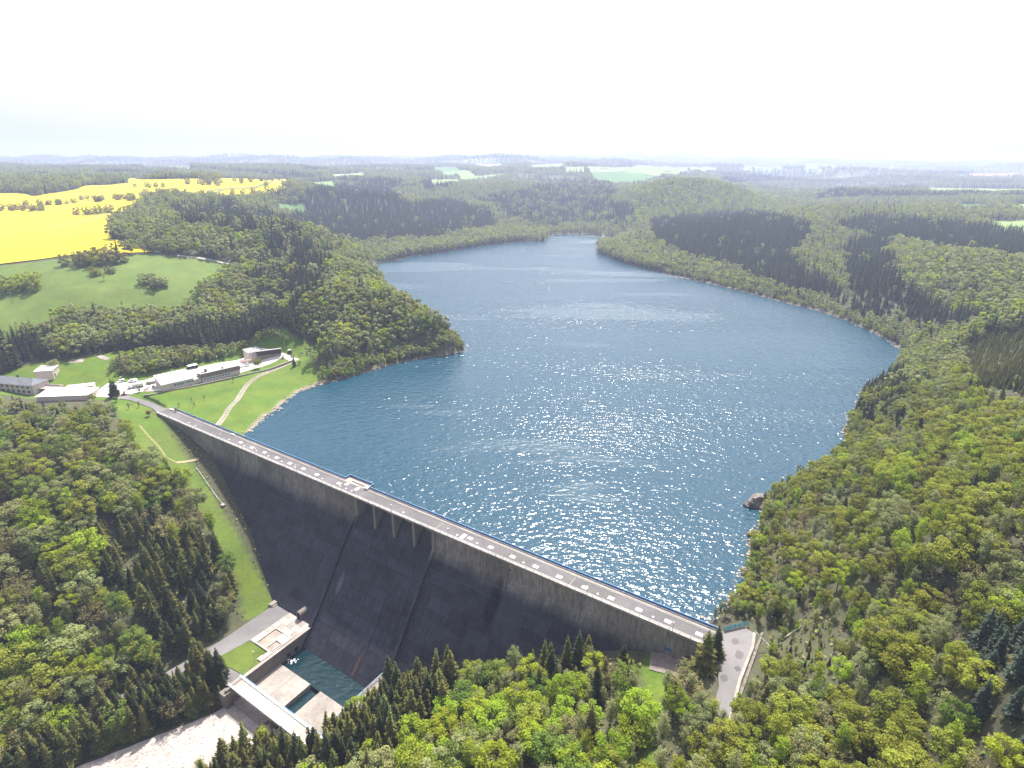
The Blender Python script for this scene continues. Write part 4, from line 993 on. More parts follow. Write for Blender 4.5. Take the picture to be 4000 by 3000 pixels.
# left group
t = bthing('office_building', 'long two storey pink building with slate hipped roof at the left edge', -352.0, 368.2, 1, -10)
Lb, Db = 38, 12
b = MB(); b.box(0, Lb, 0, Db, -4, 6.5); b.build('wall', M['pinkwall'], t)
b = MB(); ov = .5; b.add([(-ov, -ov, 6.45), (Lb + ov, -ov, 6.45), (Lb + ov, Db + ov, 6.45), (-ov, Db + ov, 6.45), (6, Db / 2, 9.3), (Lb - 5, Db / 2, 9.3)], [(0, 1, 5, 4), (1, 2, 5), (2, 3, 4, 5), (3, 0, 4), (3, 2, 1, 0)]); rf = b.build('roof', M['slate'], t)
b = MB(); b.box(20, 21, 6.5, 7.3, 8, 10.2); b.build('chimney', M['dark'], rf)
for i in range(9):
    for z in (4.2, 1.1): window(t, 1.6 + i * 4.0, z, 1.9, 1.6, mf=M['brown'])
b = MB(); b.tube((Lb - .4, -.12, -3), (Lb - .4, -.12, 6.4), .1); b.build('downpipe', M['lead'], t)
t = bthing('terrace_annex', 'raised concrete terrace with parapet at the end of the office building', -314.0, 365.5, 1, -6)
b = MB(); b.box(0, 13, 0, 6, 2.6, 3.0); b.build('terrace_slab', M['conc_light'], t)
b = MB(); b.box(0, 13, 5.8, 6, 3.0, 4.2); b.box(12.8, 13, 0, 5.8, 3.0, 4.2); b.build('parapet', M['pinkwall'], t)
for x in (1, 5, 9, 12.5):
    b = MB(); b.box(x, x + .3, .2, .5, -1, 2.6); b.build('post', M['conc_light'], t)
b = MB(); b.box(.2, 12.9, 4.8, 5.6, -1, 2.6); b.build('wall', M['stone'], t)
t = bthing('long_shed', 'long shed with bright white flat roof at the edge of the left wood', -300.5, 346.2, 1.2, 7.6)
box_wall(t, 30.8, 12, 4.6, 5.1, M['pinkwall']); mono_roof(t, 30.8, 12, 4.6, 5.1, M['white'])
t = bthing('garage_row', 'row of garages with white roof and four dark openings facing the yard', -292.5, 360.8, 2.6, 22)
b = MB(); b.extx([(.9, -3), (6.5, -3), (6.5, 3.2), (.9, 3.0)][::-1], 0, 15.4); b.build('wall', M['pinkwall'], t)
for i in range(5):
    b = MB(); b.box(i * 3.75, i * 3.75 + .4, 0, .9, -3, 3.0); b.build('dividing_pier', M['pinkwall'], t)
for i in range(4):
    b = MB(); b.box(i * 3.75 + .4, i * 3.75 + 3.75, .78, .9, -.3, 2.6); b.build('garage_door', M['darkwood'], t)
for i in range(4):
    b = MB(); b.extx([(-.3, 3.02), (6.8, 3.25), (6.8, 3.5), (-.3, 3.27)][::-1], -.2 + i * 3.95, 3.7 + i * 3.95); b.build('roof_bay', M['conc_pale'], t)
b = MB(); b.box(-8, -.25, .3, 6, -3, 2.2); b.build('side_wing', M['pinkwall'], t)
b = MB(); b.box(-8.3, -.25, 0, 6.3, 2.2, 2.45); b.build('wing_roof', M['white'], t)
t = bthing('white_roof_house', 'small pink house with bright white flat roof on the grass rise', -327.2, 381.5, 5.5, 13)
box_wall(t, 10.5, 10, 4.8, 5.3, M['pinkwall']); mono_roof(t, 10.5, 10, 4.8, 5.3, M['white'])
b = MB(); b.box(2, 9.8, 7.6, 9.9, 5.3, 6.0); b.build('roof_box', M['conc_pale'], t)
b = MB(); b.box(10.5, 10.62, 2, 3.1, -.5, 2); b.build('door', M['darkwood'], t)
b = MB(); b.tube((10.6, -.1, -3), (10.6, -.1, 4.7), .09); b.build('downpipe', M['lead'], t)
# retaining wall below the terrace, in stone bays
wl = [unz(560, 1549, 2)[:2], unz(637, 1536, 2)[:2], unz(763, 1512, 2)[:2], unz(939, 1473, 2)[:2], unz(1052, 1447, 2)[:2], unz(1142, 1413, 2)[:2]]
t = thing('retaining_wall', 'long brown stone retaining wall along the top of the lake lawn', 'wall', (*wl[0], 0))
for i in range(len(wl) - 1):
    a, b_ = Vector(wl[i]), Vector(wl[i + 1]); Ln = (b_ - a).length; k = max(1, round(Ln / 5)); n = Vector((-(b_ - a).y, (b_ - a).x)).normalized() * .3
    for j in range(k):
        p, q = a.lerp(b_, (j + .01) / k), a.lerp(b_, (j + .99) / k); m = MB()
        m.prism([(p - n)[:], (q - n)[:], (q + n)[:], (p + n)[:]], -3, 3.15 if i else 2.7); m.build('wall_bay', M['stone'], t, (*wl[0], 0))
        m = MB(); n2 = n * 1.25; m.prism([(p - n2)[:], (q - n2)[:], (q + n2)[:], (p + n2)[:]], 3.15 if i else 2.7, 3.32 if i else 2.87); m.build('coping', M['conc_light'], t, (*wl[0], 0))
# slab path down the lawn
pc = [Vector(hit(*q)) for q in ((852, 1663), (872, 1634), (893, 1600), (925, 1566), (948, 1528), (965, 1505), (994, 1481), (1037, 1459), (1095, 1436), (1139, 1417), (1168, 1404))]
pt = thing('path', 'curving path of pale concrete slabs from the dam up to the buildings', 'path', (pc[0].x, pc[0].y, 0)); pt['kind'] = 'structure'; del pt['category']
s_acc = 0
sm_ = None
for i in range(len(pc) - 1):
    a, b_ = pc[i], pc[i + 1]; d = (b_ - a); Ln = d.length; d /= Ln; n = Vector((-d.y, d.x)); k = max(1, round(Ln / 2.0))
    for j in range(k):
        c = a + d * ((j + .5) * Ln / k)
        for sd in (-1, 1):
            if sm_ is None:
                m = MB(); m.box(-.82, .82, -.62, .62, -.3, .16); sm_ = m.mesh('concrete_slab', M['conc_light'])
            q = c + n * .95 * sd + d * rnd.uniform(-.08, .08); o = obj('concrete_slab', sm_, pt); o.location = (q.x - pc[0].x, q.y - pc[0].y, float(tz(q.x, q.y)) + .02); o.rotation_euler = (0, 0, math.atan2(d.y, d.x) + rnd.uniform(-.05, .05))
polytrack('track', [(852, 1663), (872, 1634), (893, 1600), (925, 1566), (948, 1528), (965, 1505), (994, 1481), (1037, 1459), (1095, 1436), (1139, 1417), (1168, 1404)], 3.6, mat('wheel_track', (.30, .27, .16), col2=(.15, .17, .05), scale=1.2), 'worn grass under the slab path', .04)
# vehicles in the yard
def wheels(t, xs, w, r=.5):
    for x in xs:
        for y in (0.05, w - .05):
            b = MB(); b.tube((x, y - .15, r), (x, y + .15, r), r, n=12); wv = b.build('wheel', M['tyre'], t)
            b = MB(); b.tube((x, y - .17, r), (x, y + .17, r), r * .5, n=8); b.build('rim', M['lead'], wv)
vx, vy = hit(500, 1523)
t = thing('tanker_truck', 'tank lorry with white cab and olive grey tank parked in the yard', 'truck', (vx, vy, float(tz(vx, vy)) + .22), math.radians(28))
b = MB(); b.extx([(0, .6), (2.4, .6), (2.4, 2.9), (0, 2.9)][::-1], .2, 2.2); b.exty([(-.1, .6), (.2, .6), (.2, 2.8), (.05, 2.0)], .05, 2.35); b.build('cab', M['vanwhite'], t)
b = MB(); b.exty([(-.06, 1.7), (.12, 2.6), (.2, 2.6), (.02, 1.7)], .2, 2.2); b.build('windscreen', M['glass'], t)
b = MB(); b.box(2.3, 9.2, .5, 1.9, .55, .85); b.build('chassis', M['dark'], t)
b = MB(); b.tube((2.6, 1.2, 1.95), (9.1, 1.2, 1.95), 1.15, n=16); tk = b.build('tank', M['tank'], t, smooth=False)
for x in (3.4, 5.8, 8.2): b = MB(); b.tube((x, 1.2, 3.0), (x, 1.2, 3.3), .3, n=8); b.build('manhole', M['lead'], tk)
wheels(t, (1.1, 6.6, 7.9), 2.4, .5)
def van(label, px, py, deg, L_=5.0):
    vx, vy = hit(px, py)
    t = thing('parked_van', label, 'van', (vx, vy, float(tz(vx, vy)) + .22), math.radians(deg))
    b = MB(); b.exty([(0, .4), (L_, .4), (L_, 2.0), (1.5, 2.05), (.9, 1.25), (0, 1.1)], 0, 1.9); b.build('body', M['vanwhite'], t)
    b = MB(); b.exty([(.98, 1.28), (1.45, 1.92), (1.40, 1.97), (.9, 1.30)], .12, 1.78); b.build('windscreen', M['glass'], t)
    for y in (-.02, 1.9):
        b = MB(); b.box(1.6, 3.2, y, y + .02, 1.25, 1.85); b.build('side_window', M['glass'], t)
    wheels(t, (.9, L_ - .9), 1.9, .36)
    return t
van('white van parked behind the tank lorry', 500, 1499, 20, 5.6)
van('white car van beside the tall spruces in the yard', 463, 1500, 60, 4.6)
vx, vy = hit(570, 1508)
t = thing('flat_trailer', 'long flat trailer with side rails parked beside the grey roofed building', 'trailer', (vx, vy, float(tz(vx, vy)) + .22), math.radians(34))
b = MB(); b.box(0, 11, 0, 2.3, .8, 1.0); b.build('bed', M['brown'], t)
for y in (0, 2.25): b = MB(); b.box(0, 11, y, y + .05, 1.0, 1.5); b.build('side_rail', M['steel'], t)
b = MB(); b.box(10.9, 11, 0, 2.3, 1.0, 2.6); b.build('headboard', M['steel'], t)
wheels(t, (7.5, 8.6), 2.3, .42)
for lbl, px, py, s in (('street lamp behind the parked lorries', 479, 1512, 1.8), ('street lamp at the wood edge behind the brown parapet building', 851, 1424, 1.6), ('street lamp on the lawn beside the curved approach road', 517, 1569, 1.2)):
    x, y = hit(px, py); copy_thing(lamp0, (x, y, float(tz(x, y)) + .1), 0, lbl, group='street lamps of the waterworks', sc=(1, 1, s))
# sign hut, notice board
x, y = hit(1129, 1384)
t = thing('sentry_hut', 'small dark upright hut at the path bend beyond the timber building', 'hut', (x, y, float(tz(x, y))), .6)
b = MB(); b.box(0, 2.2, 0, 2, -.4, 2.6); b.build('wall', M['darkwood'], t)
b = MB(); b.box(-.3, 2.5, -.3, 2.3, 2.6, 2.8); b.build('roof', M['greyroof'], t)
x, y = hit(1168, 1388)
t = thing('notice_board', 'low grey notice board on the grass right of the hut', 'sign', (x, y, float(tz(x, y))), .4)
b = MB(); b.box(0, 3.2, 0, .12, .8, 2.1); b.build('board', M['lead'], t)
for xx in (.2, 2.9): b = MB(); b.box(xx, xx + .12, 0, .12, -.3, .8); b.build('post', M['steel'], t)
# transmission pole, meadow bits
x, y = hit(50, 1188)
t = thing('power_pole', 'lone double power pole with crossarm in the meadow', 'pole', (x, y, float(tz(x, y))), .4)
for xx in (-.5, .5): b = MB(); b.tube((xx, 0, -.5), (xx * .6, 0, 9.3), .16, .12); b.build('pole', M['greyroof'], t)
b = MB(); b.box(-1.6, 1.6, -.12, .12, 9.0, 9.3); b.build('crossarm', M['lead'], t)
for xx in (-1.4, 0, 1.4): b = MB(); b.tube((xx, 0, 9.3), (xx, 0, 9.7), .08); b.build('insulator', M['white'], t)
polytrack('track', [(695, 1000), (740, 1006), (800, 1014), (860, 1026), (905, 1034), (948, 1040)], 3.2, mat('pale_track', (.40, .36, .33), var=.08), 'pale farm track along the far wood edge', .4, step=4)
for k, (px, py, w) in enumerate(((290, 1412, 9), (410, 1398, 7))):
    if k == 1: polytrack('terrace_slabs', [(385, 1391), (412, 1401), (425, 1404)], 3.5, M['conc_light'], 'small patch of pale slabs on the grass strip', .15, kind='structure')
    else: polytrack('bare_ground', [(272, 1412), (300, 1410), (330, 1409)], 6, M['gravel'], 'bare soil patch on the grass strip', .12)

# ------------------------------------------------------------------ rape fields and far fields
rape = mat('rape_crop', (.42, .36, .006), col2=(.66, .50, .004), scale=.012, scale2=.22, streak=(.35, 1.6, 1), rough=.95, bump=.4, bscale=.8)
nt = rape.node_tree; N = nt.nodes; L = nt.links; b_ = N['Principled BSDF']; src = b_.inputs['Base Color'].links[0].from_socket
gq = N.new('ShaderNodeNewGeometry'); dt = N.new('ShaderNodeVectorMath'); dt.operation = 'DOT_PRODUCT'; dt.inputs[1].default_value = (.012, .036, 0); L.new(gq.outputs['Position'], dt.inputs[0])
nn = N.new('ShaderNodeTexNoise'); nn.inputs['Scale'].default_value = .004; L.new(gq.outputs['Position'], nn.inputs['Vector'])
ma = N.new('ShaderNodeMath'); ma.operation = 'MULTIPLY_ADD'; ma.inputs[1].default_value = 9.0; L.new(nn.outputs['Fac'], ma.inputs[0]); L.new(dt.outputs['Value'], ma.inputs[2])
fr = N.new('ShaderNodeMath'); fr.operation = 'FRACT'; L.new(ma.outputs[0], fr.inputs[0])
lt = N.new('ShaderNodeMapRange'); lt.inputs[1].default_value = .04; lt.inputs[2].default_value = .10; lt.inputs[3].default_value = .62; lt.inputs[4].default_value = 1.0; L.new(fr.outputs[0], lt.inputs[0])
mx = N.new('ShaderNodeMix'); mx.data_type = 'RGBA'; mx.blend_type = 'MULTIPLY'; mx.inputs[0].default_value = 1; L.new(src, mx.inputs[6]); L.new(lt.outputs[0], mx.inputs[7]); L.new(mx.outputs[2], b_.inputs['Base Color'])
hd1 = R1((0, 453), (240, 440), (520, 405), (900, 388), (1180, 345), (1480, 328), (1960, 296))
ln1 = R1((0, 625), (350, 585), (520, 550), (680, 505), (900, 452), (990, 430))
yw = [Vector(p) for p in YW]
drape('rape_field', YW, rape, 1.0, 14.0, 'bright yellow flowering rape fields rolling across the plateau')
dirt = mat('field_dirt', (.22, .18, .10), var=.2, scale=.1)
grassy = mat('field_margin', (.16, .17, .05), var=.2, scale=.1)
polytrack('track', ln1, 3.2, dirt, 'narrow dark lane through the yellow field', 1.25, step=8)
polytrack('track', R1((1180, 343), (1480, 327), (1700, 314), (1890, 296), (1990, 290)), 9, grassy, 'field road between the upper yellow fields', 1.35, step=10)
polytrack('track', R1((1480, 332), (1360, 358), (1280, 382)), 7, grassy, 'branch track to the wood through the yellow field', 1.35, step=10)
polytrack('track', R1((0, 455), (240, 440), (520, 408), (640, 398), (760, 385)), 8, grassy, 'grass margin along the hedge in the yellow fields', 1.3, step=10)
polytrack('track', R1((530, 408), (640, 398), (740, 380)), 5, M['asph_light'], 'piece of grey lane visible between the hedges', 1.6, step=10)
polytrack('track', R1((510, 500), (620, 500), (740, 482)), 7, grassy, 'grass strip under the tree clump in the field', 1.3, step=10)
polytrack('track', R1((160, 482), (260, 472), (350, 460)), 7, grassy, 'grass strip beside the hedge clump', 1.3, step=10)
crop_green = mat('crop_green', (.07, .15, .04), var=.12, scale=.01, rough=.95)
crop_pale = mat('crop_pale', (.17, .25, .075), var=.12, scale=.01, rough=.95)
crop_tan = mat('crop_tan', (.34, .22, .15), var=.12, scale=.01, rough=.95)
FG = []
for k, poly in enumerate(FAR_GREEN):
    w = world_poly(poly); FG.append(w)
    ext = max(abs(w[i][0] - w[0][0]) + abs(w[i][1] - w[0][1]) for i in range(len(w)))
    drape('field', w, crop_green if k in (1, 3, 6, 14) else crop_pale, 1.5, max(12.0, ext / 40), 'distant green field between woods')
for poly in FAR_TAN:
    w = world_poly(poly); FG.append(w); ext = max(abs(q[0] - w[0][0]) + abs(q[1] - w[0][1]) for q in w)
    drape('field', w, crop_tan, 1.5, max(12.0, ext / 40), 'distant bare brownish field')
# far farms and village houses
hm = {}
def house(px, py, L_, D_, h, deg, mw, mr, label, group):
    x, y = hit(px, py); z = float(tz(x, y))
    t = thing('farm_house', label, 'house', (x, y, z), math.radians(deg), group)
    b = MB(); b.box(0, L_, 0, D_, -2, h); b.build('wall', mw, t)
    b = MB(); b.extx([(-.5, h), (D_ + .5, h), (D_ / 2, h + D_ * .42)][::-1], -.5, L_ + .5); b.build('roof', mr, t)
redroof = mat('redroof', (.36, .14, .09), var=.1)
house(1315, 694, 26, 11, 6, 5, M['white'], M['white'], 'left of two long pale farm barns beyond the wooded ridge', 'farm barns')
house(1362, 696, 28, 11, 6, 8, M['white'], redroof, 'right of two long farm barns beyond the wooded ridge', 'farm barns')
for k in range(16):
    px = [2385, 2402, 2420, 2436, 2452, 2470, 2488, 2505, 2525, 2545, 2565, 2030, 2055, 2075, 2160, 2215][k]
    house(px, 634 + (k * 7) % 6 if k < 11 else 655, 16 + k % 3 * 5, 10, 6, (k * 37) % 90, M['white'], redroof if k % 3 else M['slate'], 'white village house among trees on the hazy skyline', 'village houses on the horizon')
# ------------------------------------------------------------------ trees
def leaf_quads(c, nrm, size, r):
    """n irregular leaf clumps: c (n,3), nrm (n,3)"""
    n = len(c)
    nrm = nrm / np.linalg.norm(nrm, axis=1)[:, None]
    t = r.normal(size=(n, 3)); u = np.cross(nrm, t); u /= np.linalg.norm(u, axis=1)[:, None]; v = np.cross(nrm, u)
    s = size * r.uniform(.6, 1.3, (n, 1))
    k = r.uniform(.45, 1.0, (n, 4, 1))
    bend = nrm * s * r.uniform(-.35, .1, (n, 1))
    q = np.stack([c + u * s * k[:, 0] * .6 + bend, c + v * s * k[:, 1] * .6, c - u * s * k[:, 2] * .6 + bend, c - v * s * k[:, 3] * .6], 1)
    return q.reshape(-1, 3)
def tubes(segs, n=5):
    m = MB()
    for p0, p1, r0, r1 in segs: m.tube(p0, p1, r0, r1, n)
    return m
def mk_mesh(name, parts):
    """parts: list of (verts(n,3), faces list/array, material)"""
    me = bpy.data.meshes.new(name); V = []; F = []; mi = []; b = 0
    for k, (v, f, m) in enumerate(parts):
        me.materials.append(m); V += [tuple(p) for p in v]; F += [tuple(int(i) + b for i in q) for q in f]; mi += [k] * len(f); b += len(v)
    me.from_pydata(V, [], F); me.polygons.foreach_set('material_index', mi); me.update()
    return me
def broad(seed, H=16.0, R=4.4, nl=13, nleaf=1250, size=.78, base=.28, sparse=0.0, flat=1.0):
    r = np.random.RandomState(seed)
    segs = [((0, 0, -1), (0, 0, H * .35), .28, .2), ((0, 0, H * .35), (.3, -.2, H * .78), .2, .08)]
    lob = []
    for i in range(nl):
        th = i * 2.4 + r.uniform(-.4, .4); f = (i + .5) / nl
        rr = R * (.25 + .55 * math.sin(PI * min(1.0, (1 - f) * .85 + .12))) * r.uniform(.75, 1.1)
        z = H * (base + .08 + (1 - base - .18) * f)
        c = np.array([rr * math.cos(th), rr * math.sin(th), z]); lr = R * r.uniform(.34, .52) * (1 - .25 * f)
        lob.append((c, lr)); s = H * (.25 + .4 * f)
        segs.append(((0, 0, s), tuple(c), .10, .03))
        for k in range(2):
            e = c + r.normal(size=3) * lr * .6; segs.append((tuple(c * .8 + np.array([0, 0, s]) * .2), tuple(e), .05, .02))
    w = np.array([l[1] ** 2 for l in lob]); w /= w.sum()
    idx = r.choice(nl, nleaf, p=w)
    C = np.array([lob[i][0] for i in idx]); RR = np.array([lob[i][1] for i in idx])[:, None]
    d = r.normal(size=(nleaf, 3)); d[:, 2] = np.abs(d[:, 2]) * r.choice([1, 1, 1, -.7], nleaf); d /= np.linalg.norm(d, axis=1)[:, None]
    rad = RR * (r.uniform(.3, 1.12, (nleaf, 1)) ** .5)
    c = C + d * rad * np.array([1, 1, .8 * flat])
    nrm = d + r.normal(size=(nleaf, 3)) * .55 + np.array([0, 0, .35])
    v = leaf_quads(c, nrm, size, r)
    return (v, np.arange(len(v)).reshape(-1, 4)), tubes(segs)
def birch(seed, H=15.0, R=2.5, nleaf=950, size=.6):
    r = np.random.RandomState(seed)
    segs = [((0, 0, -1), (0, 0, H * .5), .17, .12), ((0, 0, H * .5), (.2, .1, H * .97), .12, .02)]
    C = []; 
    nb = 20
    for i in range(nb):
        f = (i + .5) / nb; z = H * (.25 + .70 * f); th = i * 2.4 + r.uniform(-.4, .4)
        rr = R * math.sin(PI * min(1, (1.02 - f) * .9 + .1)) * r.uniform(.6, 1.1)
        e = np.array([rr * math.cos(th), rr * math.sin(th), z + rr * .35]); segs.append(((0, 0, z - .6), tuple(e), .05, .015))
        n = nleaf // nb; t = r.uniform(.25, 1.1, (n, 1)); p = np.array([0, 0, z - .6]) * (1 - t) + e * t
        p = p + r.normal(size=(n, 3)) * np.array([.45, .45, .3]); p[:, 2] -= np.abs(r.normal(size=n)) * .9 * t[:, 0]
        C.append(p)
    c = np.concatenate(C); d = c - np.array([0, 0, H * .5]); d[:, 2] *= .25
    nrm = d / (np.linalg.norm(d, axis=1)[:, None] + .1) + r.normal(size=c.shape) * .6
    v = leaf_quads(c, nrm, size, r)
    return (v, np.arange(len(v)).reshape(-1, 4)), tubes(segs, 5)
def spruce(seed, H=18.0, R=3.0, nw=19, nb=10, low=.1, sub=True):
    r = np.random.RandomState(seed); V = []; F = []
    def tri(a, b, c):
        k = len(V); V.extend([a, b, c]); F.append((k, k + 1, k + 2))
    def quad(a, b, c, d):
        k = len(V); V.extend([a, b, c, d]); F.append((k, k + 1, k + 2, k + 3))
    for i in range(nw):
        f = (i / nw) ** 1.05; z = H * (low + (1 - low) * f); L = R * (1 - f) ** .85 * (1.02 if f > .06 else .8) + .12
        n = max(5, int(nb * (1 - .45 * f)))
        for j in range(n):
            th = 2 * PI * (j + r.uniform(-.3, .3)) / n + i * 1.3; l = L * r.uniform(.58, 1.22)
            dx, dy = math.cos(th), math.sin(th); px, py = -dy, dx
            up = .12 * l; dr = l * r.uniform(.16, .36); w = l * .2 + .16
            z0 = z + r.uniform(-.25, .25)
            a = np.array([0, 0, z0 + .15]); m = np.array([dx * l * .5, dy * l * .5, z0 + up * .2 - dr * .25]); e = np.array([dx * l, dy * l, z0 - dr + up * .4])
            s = np.array([px, py, 0]) * w; dn = np.array([0, 0, -.16 * l - .10])
            quad(a, m + s + dn, e, m); quad(a, m, e, m - s + dn)
            if sub and l > .9:
                for sd in (1, -1):
                    t1 = m * .9 + e * .1; q = t1 + np.array([dx * .28 + px * sd * .42, dy * .28 + py * sd * .42, -.12]) * l * .85
                    k2 = a * .35 + m * .65
                    quad(k2, q + np.array([px * sd, py * sd, 0]) * .12, q + np.array([0, 0, -.2]), t1 + dn * .7)
    # inner needle mass and leader
    k = len(V); n = 7
    for j in range(n): V.append(np.array([math.cos(2 * PI * j / n) * R * .27, math.sin(2 * PI * j / n) * R * .27, H * (low + .02)]))
    V.append(np.array([0, 0, H * 1.0])); V.append(np.array([0, 0, H * low * .6]))
    for j in range(n): F.append((k + j, k + (j + 1) % n, k + n)); F.append((k + (j + 1) % n, k + j, k + n + 1))
    return (np.array(V), F), tubes([((0, 0, -1), (0, 0, H * .4), .2, .14), ((0, 0, H * .4), (0, 0, H * 1.03), .14, .02)], 5)
LM = {
    'lime': leafmat('leaf_lime', (.28, .35, .03), (.35, .42, .05), .48),
    'green': leafmat('leaf_green', (.15, .215, .045), (.21, .28, .06), .46),
    'olive': leafmat('leaf_olive', (.255, .28, .045), (.315, .34, .06), .48, .012),
    'grey': leafmat('leaf_grey', (.26, .285, .115), (.32, .34, .145), .46, .015),
    'brown': leafmat('leaf_brown', (.28, .245, .11), (.31, .28, .125), .42, .015),
    'spruce': leafmat('needles_dark', (.034, .046, .024), (.060, .070, .030), .12, .02, .3),
    'spruce_olive': leafmat('needles_olive', (.095, .105, .032), (.165, .16, .05), .2, .02, .3),
    'spruce_blue': leafmat('needles_blue', (.05, .075, .055), (.08, .10, .075), .12, .02, .2),
}
colname = {'lime': 'lime green', 'green': 'green', 'olive': 'yellow olive', 'grey': 'grey green', 'brown': 'brownish budding', 'spruce': 'dark', 'spruce_olive': 'olive green', 'spruce_blue': 'bluish green'}
shapesB = [broad(1, 16, 4.4, 16, 2100, .60), broad(2, 15, 4.9, 18, 2300, .62, .25), broad(3, 17, 3.9, 15, 2000, .58, .22), broad(4, 14, 4.2, 13, 1700, .64, .3)]
shapeC = [broad(31, 13, 4.8, 14, 1300, .9, -.02), broad(32, 12, 4.4, 13, 1200, .9, -.04)]
shapesBr = [broad(5, 15, 4.2, 14, 900, .42, .3), broad(6, 14, 4.0, 13, 850, .44, .3)]
shapesI = [birch(7, 15, 2.5, 1600, .45), birch(8, 16, 2.9, 1800, .46), birch(9, 13, 2.3, 1400, .44)]
shapesS = [spruce(10), spruce(11, 17, 3.4, 17, 11), spruce(12, 19, 2.7, 21, 9)]
lowB = [broad(21, 16, 4.4, 8, 230, 1.9, .2), broad(22, 15, 4.7, 8, 210, 2.0, .2)]
lowBr = [broad(23, 15, 4.2, 8, 160, 1.5, .25)]
lowI = [birch(24, 15, 2.6, 160, 1.35)]
lowS = [spruce(25, 18, 3.0, 10, 7, .1, False), spruce(26, 17, 3.3, 9, 7, .1, False)]
# kinds: (species name, colour, shape list, low shape list, trunk material)
KINDS_ = []
def addk(sp, colr, hi, lo, tm):
    for s in hi: KINDS_.append(dict(sp=sp, col=colr, s=s, lod=0, tm=tm))
    for s in lo: KINDS_.append(dict(sp=sp, col=colr, s=s, lod=1, tm=tm))
for c in ('lime', 'green', 'olive', 'grey'): addk('broadleaf_tree', c, shapesB, lowB, M['trunk'])
addk('broadleaf_tree', 'brown', shapesBr, lowBr, M['trunk'])
addk('birch_tree', 'grey', shapesI, lowI, M['birchbark']); addk('birch_tree', 'lime', shapesI[:2], lowI, M['birchbark'])
for c in ('spruce', 'spruce_olive', 'spruce_blue'): addk('spruce_tree', c, shapesS, lowS, M['trunk'])
for i, k in enumerate(KINDS_):
    (lv, lf), tb = k['s']
    k['full'] = mk_mesh('tree_mesh', [(lv, lf, LM[k['col']])] + ([(np.array(tb.v), tb.f, k['tm'])] if not k['lod'] else []))
def idx(sp, colr, lod): return [i for i, k in enumerate(KINDS_) if k['sp'] == sp and k['col'] == colr and k['lod'] == lod]
def parts_of(k):
    if 'crown' not in k:
        (lv, lf), tb = k['s']
        k['crown'] = mk_mesh('crown', [(lv, lf, LM[k['col']])]); k['trunk'] = mk_mesh('trunk', [(np.array(tb.v), tb.f, k['tm'])])
    return k['crown'], k['trunk']
SPR = [[(1130, 860), (1180, 750), (1290, 715), (1500, 725), (1600, 790), (1760, 775), (1900, 815), (1950, 880), (1700, 930), (1450, 945), (1300, 920), (1230, 890)],
       [(2530, 885), (2560, 850), (2900, 820), (3180, 858), (3170, 930), (3090, 1000), (3300, 1130), (3400, 1110), (3620, 1150), (3980, 1260), (3620, 1260), (3430, 1200), (3000, 1070), (2850, 1030), (2600, 965)],
       [(3270, 880), (3330, 845), (3520, 845), (4100, 895), (4100, 1010), (3700, 965), (3400, 910)],
       [(3450, 900), (3500, 1050), (3560, 1120), (3330, 1120), (3290, 960)],
       [(230, 1400), (330, 1330), (800, 1250), (1120, 1170), (1200, 1270), (1050, 1330), (600, 1370), (350, 1410)],
       [(1030, 900), (1290, 960), (1300, 1100), (1100, 1190), (980, 1100)],
       [(650, 800), (900, 780), (1180, 860), (1150, 960), (900, 900), (700, 860)],
       [(1850, 770), (2350, 690), (2420, 740), (2330, 860), (2100, 890), (1960, 830)], [(2280, 770), (2480, 800), (2480, 880), (2330, 880)],
       [(1640, 700), (1660, 745), (1900, 700), (1800, 720)], [(2800, 690), (3150, 660), (3150, 700), (2850, 720)],
       [(430, 2640), (620, 2560), (890, 2590), (905, 2700), (780, 2800), (560, 2950), (300, 2990), (260, 2830)],
       [(1200, 2820), (1560, 2600), (1850, 2580), (1750, 2800), (1400, 3000), (850, 3060), (900, 2900)],
       [(420, 1980), (860, 2050), (860, 2450), (600, 2560), (400, 2250)],
       [(3780, 2430), (4200, 2300), (4200, 2850), (3880, 2740)], [(3760, 1330), (4200, 1200), (4200, 1620), (3820, 1530)], [(3390, 1420), (3560, 1450), (3520, 1640), (3380, 1600)],
       [(0, 1270), (230, 1290), (200, 1440), (0, 1450)], [(2040, 2560), (2220, 2480), (2300, 2520), (2160, 2620)], [(2380, 2430), (2540, 2460), (2540, 2540), (2420, 2560)]]
rng = np.random.RandomState(5)
PX, PY_, SP = [], [], []
rings = [(0, 330, 4.6), (330, 620, 4.9), (620, 1300, 6.0), (1300, 2400, 8.2), (2400, 4600, 15), (4600, 10500, 34)]
for r0, r1, s in rings:
    n = int(2 * r1 / s); X = (np.arange(n) - n / 2) * s; Y = np.arange(0 if r0 == 0 else -0, r1, s)
    X, Y = np.meshgrid(X, Y); X = X + rng.uniform(-.42, .42, X.shape) * s; Y = Y + rng.uniform(-.42, .42, Y.shape) * s
    d = np.hypot(X, Y); m = (d >= r0) & (d < r1) & (np.abs(X) < Y * 1.12 + 120)
    PX.append(X[m]); PY_.append(Y[m]); SP.append(np.full(m.sum(), s))
PX = np.concatenate(PX); PY_ = np.concatenate(PY_); SP = np.concatenate(SP)
PZ = tz(PX, PY_)
qx, qy, fw = proj(PX, PY_, PZ + 9)
pa, po = toao(PX, PY_); dist = np.hypot(PX, PY_)
keep = (fw > 5) & (qx > -420) & (qx < 4420) & (qy < 3420)
keep &= ~(inpoly(PX, PY_, LK)) & ~((PZ < ZW + .25) & (po < -8) & (dist < 1600))
keep &= ~((segdist(PX, PY_, YW) < 14) & (dist < 1100) & (PY_ < 700) & (qx < 400)) 
keep &= ~bbox_in(PX, PY_, MW) & ~bbox_in(PX, PY_, YW) & ~bbox_in(PX, PY_, TW)
